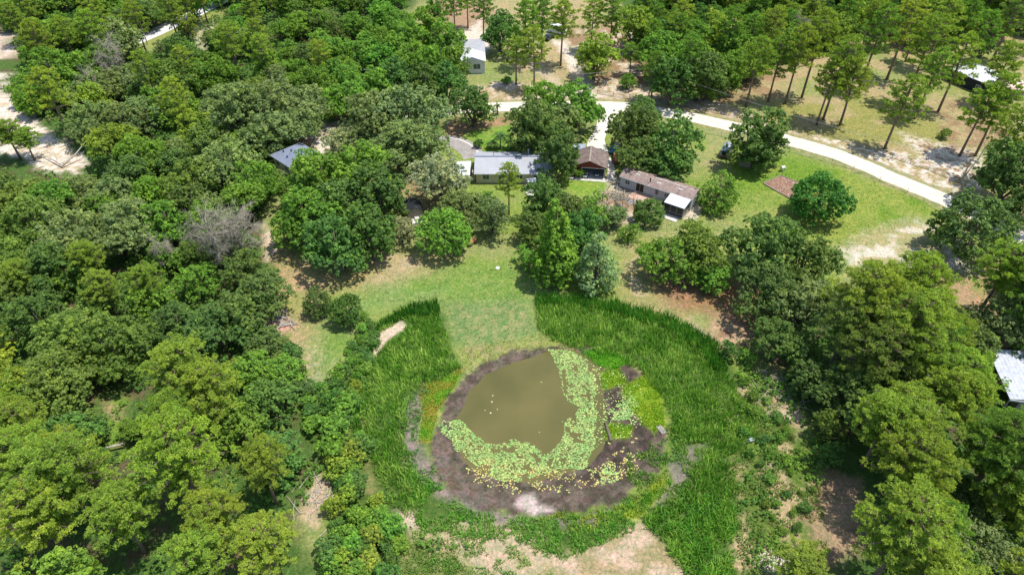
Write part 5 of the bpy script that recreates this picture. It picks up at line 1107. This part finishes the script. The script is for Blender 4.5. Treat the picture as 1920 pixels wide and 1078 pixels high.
for poly, sd_, dn, th in ((REED_L, 31, 34, None), (REED_R1, 32, 34, None), (REED_R2, 33, 36, .42)):
    x, y = scatter(poly, dn, 0, .5 if poly is REED_L else 1.1, sd_, th, 2.0); keep = (fbm(x, y, 2.4, 77, 3) > .36) | (rg.rand(len(x)) < .45); x = x[keep]; y = y[keep]
    parts.append(blades(x, y, .6+.9*fbm(x, y, 1.3, 88, 2), .13, coltab(x, y, rg, (.10, .22, .022), (.22, .34, .055), 1.6, 3, .36), rg, .6))
reeds = stuff('reeds', parts, M['blade']); tag(reeds, 'tall bright green reeds ringing the pond', 'reeds')
parts = []
x, y = scatter([(700,620),(765,578),(820,568),(826,590),(770,596),(722,612),(706,632)], 40, 0, .3, 35); parts.append(blades(x, y, 1.9, .15, coltab(x, y, rg, (.035, .13, .012), (.06, .17, .02)), rg))
x, y = scatter([(1003,556),(1080,558),(1180,574),(1260,596),(1340,645),(1370,700),(1345,700),(1300,650),(1240,615),(1160,592),(1080,575),(1004,575)], 26, 0, .5, 36); parts.append(blades(x, y, 1.8, .15, coltab(x, y, rg, (.04, .15, .012), (.065, .20, .018)), rg))
x, y = scatter([(700,640),(720,640),(690,680),(668,740),(690,860),(672,850),(650,740),(672,690)], 22, 0, .6, 37); parts.append(blades(x, y, 1.5, .16, coltab(x, y, rg, (.04, .14, .014), (.08, .2, .02)), rg))
for poly, sd_, th, dn, h, c1, c2 in (
  ([(770,880),(830,920),(880,955),(980,970),(1100,965),(1190,945),(1215,985),(1140,1020),(1060,1050),(1000,1020),(900,1010),(820,1000),(780,985)], 41, .455, 62, .6, (.06, .20, .015), (.10, .24, .03)),
  ([(760,985),(1190,985),(1060,1060),(1020,1100),(780,1100)], 42, .53, 50, .45, (.07, .2, .02), (.12, .24, .04)),
  ([(1180,850),(1270,780),(1330,800),(1340,870),(1280,960),(1200,965),(1130,960),(1180,930)], 43, .46, 50, .55, (.06, .19, .015), (.11, .22, .03)),
  ([(750,720),(800,720),(800,760),(780,830),(830,910),(800,930),(752,850)], 44, .49, 44, .5, (.06, .17, .02), (.1, .2, .05)),
  ([(1360,760),(1440,740),(1540,860),(1540,960),(1440,1100),(1370,1100),(1380,960)], 45, .44, 34, .5, (.09, .19, .025), (.15, .22, .05)),
  ([(1200,975),(1240,1010),(1290,1075),(1380,1100),(1385,960),(1330,930)], 46, .40, 30, 1.0, (.06, .2, .015), (.1, .25, .02)),
  ([(740,1020),(850,1010),(890,1100),(730,1100)], 47, .30, 50, .4, (.07, .16, .02), (.12, .2, .04)),
  ([(1000,965),(1200,940),(1250,890),(1230,930),(1190,980),(1100,1000),(1000,985)], 48, .45, 46, .5, (.09, .22, .015), (.17, .27, .02))):
    x, y = scatter(poly, dn, 0, .8, sd_, th, 1.7); parts.append(blades(x, y, h, .13, coltab(x, y, rg, (1.35*c1[0], 1.15*c1[1], 1.6*c1[2]), (1.45*c2[0], 1.15*c2[1], 1.5*c2[2]), 1.5), rg, .9))
weeds = stuff('weeds', parts, M['blade']); tag(weeds, 'patchy green weeds and dark reed fringes around the muddy ground', 'weeds')
parts = []
for poly, sd_, th, dn, h, c1, c2 in (
  ([(785,722),(830,712),(868,690),(850,730),(822,772),(808,830),(785,830),(792,770)], 51, None, 60, .3, (.12, .27, .02), (.22, .24, .03)),
  ([(860,655),(1020,628),(1080,650),(960,660),(885,700),(868,690)], 52, .40, 30, .22, (.2, .3, .05), (.3, .32, .1)),
  ([(1165,730),(1210,700),(1240,740),(1250,800),(1225,812),(1180,770)], 53, .35, 55, .28, (.13, .28, .012), (.2, .3, .02)),
  ([(1120,695),(1160,690),(1175,720),(1130,728)], 54, None, 60, .28, (.12, .27, .01), (.2, .3, .02)),
  ([(1110,800),(1135,790),(1185,800),(1180,820),(1120,822)], 55, None, 60, .28, (.12, .27, .01), (.2, .3, .02)),
  ([(1085,655),(1130,652),(1185,680),(1155,692),(1110,680)], 56, None, 60, .35, (.07, .25, .012), (.1, .3, .02)),
  ([(1180,945),(1250,880),(1262,905),(1200,975),(1150,972)], 57, None, 45, .35, (.13, .27, .015), (.24, .28, .03))):
    x, y = scatter(poly, dn, -.3, .4, sd_, th, 1.2); parts.append(blades(x, y, h, .13, coltab(x, y, rg, c1, c2, 1.5), rg, .9))
for poly, sd_, dn, c1, c2 in (([(690,545),(830,505),(1000,500),(1160,560),(1000,560),(1015,625),(870,680),(840,590),(720,560),(640,620),(610,715),(580,715),(600,640)], 81, 9, (.11, .19, .04), (.21, .27, .08)),
  ([(1170,440),(1330,300),(1560,300),(1750,390),(1700,430),(1560,480),(1400,410),(1230,500)], 82, 7, (.11, .20, .025), (.21, .27, .07)), ([(500,455),(700,500),(840,500),(700,560),(600,600),(560,700),(520,600)], 83, 6, (.24, .22, .09), (.33, .28, .14)),
  ([(1480,200),(1700,220),(1800,310),(1600,270),(1450,235)], 84, 3, (.16, .21, .05), (.30, .28, .12))):
    x, y = scatter(poly, dn, 0, .8, sd_, .47, 1.1); parts.append(blades(x, y, .16, .16, coltab(x, y, rg, c1, c2, 2.0, 5, .3)/BLADEK, rg, 1.4))
gr = stuff('grass', parts, M['blade']); tag(gr, 'short grass tufts on the lawns and the pond bank', 'grass')
# lily pads: irregular seven-sided discs lying on water and mud
def pads(poly, dn, rmin, rmax, c1, c2, sd_, thr=None):
    x, y = scatter(poly, dn, -.5, .9, sd_, .36 if thr is None else thr, .9); rng = np.random.RandomState(sd_); k = len(x)
    z = np.maximum(gz(x, y), -.5)+rng.uniform(.015, .07, k); r = rng.uniform(rmin, rmax, k); nrm = unit(np.stack([rng.normal(size=k)*.16, rng.normal(size=k)*.16, np.ones(k)], 1))
    a = rng.rand(k)*6.283; q = 8; V = []
    for j in range(q):
        an = a+j*6.283/q; rr = r*(1 if j else .35)
        u = np.stack([np.cos(an)*rr, np.sin(an)*rr, 0*an], 1); u[:, 2] = -(u[:, 0]*nrm[:, 0]+u[:, 1]*nrm[:, 1]); V.append(np.stack([x, y, z], 1)+u)
    V = np.stack(V, 1).reshape(-1, 3); b8 = np.arange(k)[:, None]*8
    F = np.concatenate([b8+np.array([0, 1, 2, 3]), b8+np.array([0, 3, 4, 5]), b8+np.array([0, 5, 6, 7])])
    return V, F, np.repeat(coltab(x, y, rng, c1, c2, .9, 6, .38), 8, 0)
LILY = [(822,800),(850,788),(880,800),(908,832),(932,832),(962,820),(1000,826),(1022,856),(1050,838),(1058,815),(1062,790),(1082,765),(1058,740),(1048,690),(1032,655),(1060,655),(1100,675),(1116,710),(1108,750),(1122,790),(1118,840),(1090,878),(1040,885),(1000,900),(950,905),(900,888),(860,850)]
P1, P2 = (.135, .225, .065), (.185, .25, .075)
parts = [pads(LILY, 40, .07, .135, P1, P2, 61), pads([(1105,680),(1200,720),(1200,790),(1170,830),(1110,850),(1110,750)], 8, .07, .12, (.2, .31, .09), (.28, .32, .1), 62, .42),
 pads([(1125,878),(1145,870),(1160,895),(1150,912),(1125,910)], 36, .10, .17, P1, P2, 63), pads([(860,850),(1100,885),(1190,820),(1210,880),(1120,920),(960,930),(880,905)], 12, .07, .13, (.26, .28, .09), (.30, .24, .08), 64, .47),
 pads([(1145,770),(1175,745),(1200,760),(1180,790),(1150,790)], 30, .09, .15, P1, P2, 66), pads([(880,750),(1060,690),(1060,800),(1020,840),(930,800)], .10, .08, .16, P2, (.5, .5, .3), 65)]
lp = stuff('lily_pads', parts, M['pad']); tag(lp, 'pale green lily pads crowding the lower and right edge of the pond', 'lily pads')
# leafy scrub: low broken patches on the rough ground
cen = []; rng = np.random.RandomState(18)
for poly, dn_, th_ in (([(555,725),(640,712),(690,700),(690,860),(735,960),(760,1010),(740,1120),(600,1120),(635,985),(632,885),(600,880),(560,960),(540,900),(590,840)], 1.0, .40), ([(1380,690),(1470,690),(1540,850),(1550,940),(1480,1030),(1430,1110),(1385,1100),(1380,960),(1400,860)], 1.5, .46),
   ([(640,700),(660,640),(690,600),(700,640),(680,700)], 1.0, .35), ([(740,1000),(860,1010),(960,1060),(880,1110),(740,1110)], .7, .56), ([(480,615),(540,640),(575,725),(520,720)], .9, .40), ([(1330,640),(1400,640),(1400,700),(1380,690)], .7, .5), ([(185,750),(240,745),(235,845),(190,845)], .9, .5)):
    x, y = scatter(poly, dn_, 0, .8, 71, th_, 2.4); cen.append(np.stack([x, y, rng.uniform(.1, .55, len(x))], 1))
cen = np.concatenate(cen); V, F, t = clump_leaves(cen, rng.uniform(.35, .95, len(cen)), .7, 40, .17, rng)
cc = np.repeat(coltab(V[::4, 0], V[::4, 1], rng, (.07, .155, .022), (.13, .235, .03), 3), 4, 0)
sc = stuff('scrub', [(V, F, cc)], M['blade']); tag(sc, 'low leafy scrub between the reeds and the woods', 'scrub')
# forest undergrowth: loose leafy sprays and small woody plants on the woodland floor
cen = []; rng = np.random.RandomState(8)
for g_, poly in FOREST:
    wp = np.array(W(poly)); x0, y0 = wp.min(0); x1, y1 = wp.max(0); k = int((x1-x0)*(y1-y0)*.24)
    x = rng.uniform(x0, x1, k); y = rng.uniform(y0, y1, k); ok = sdist(x, y, [tuple(p) for p in wp]) < -1
    for h in HOLES: ok &= sdist(x, y, W(h)) > 1.0
    cen.append(np.stack([x[ok], y[ok], rng.uniform(.2, 1.6, ok.sum())], 1))
cen = np.concatenate(cen); V, F, t = clump_leaves(cen, rng.uniform(.7, 1.9, len(cen)), .7, 55, .26, rng)
cc = np.repeat(coltab(V[::4, 0], V[::4, 1], rng, (.06, .135, .022), (.12, .20, .035), 6), 4, 0)
ug = stuff('undergrowth', [(V, F, cc)], M['blade']); tag(ug, 'mixed green undergrowth on the woodland floor', 'undergrowth')
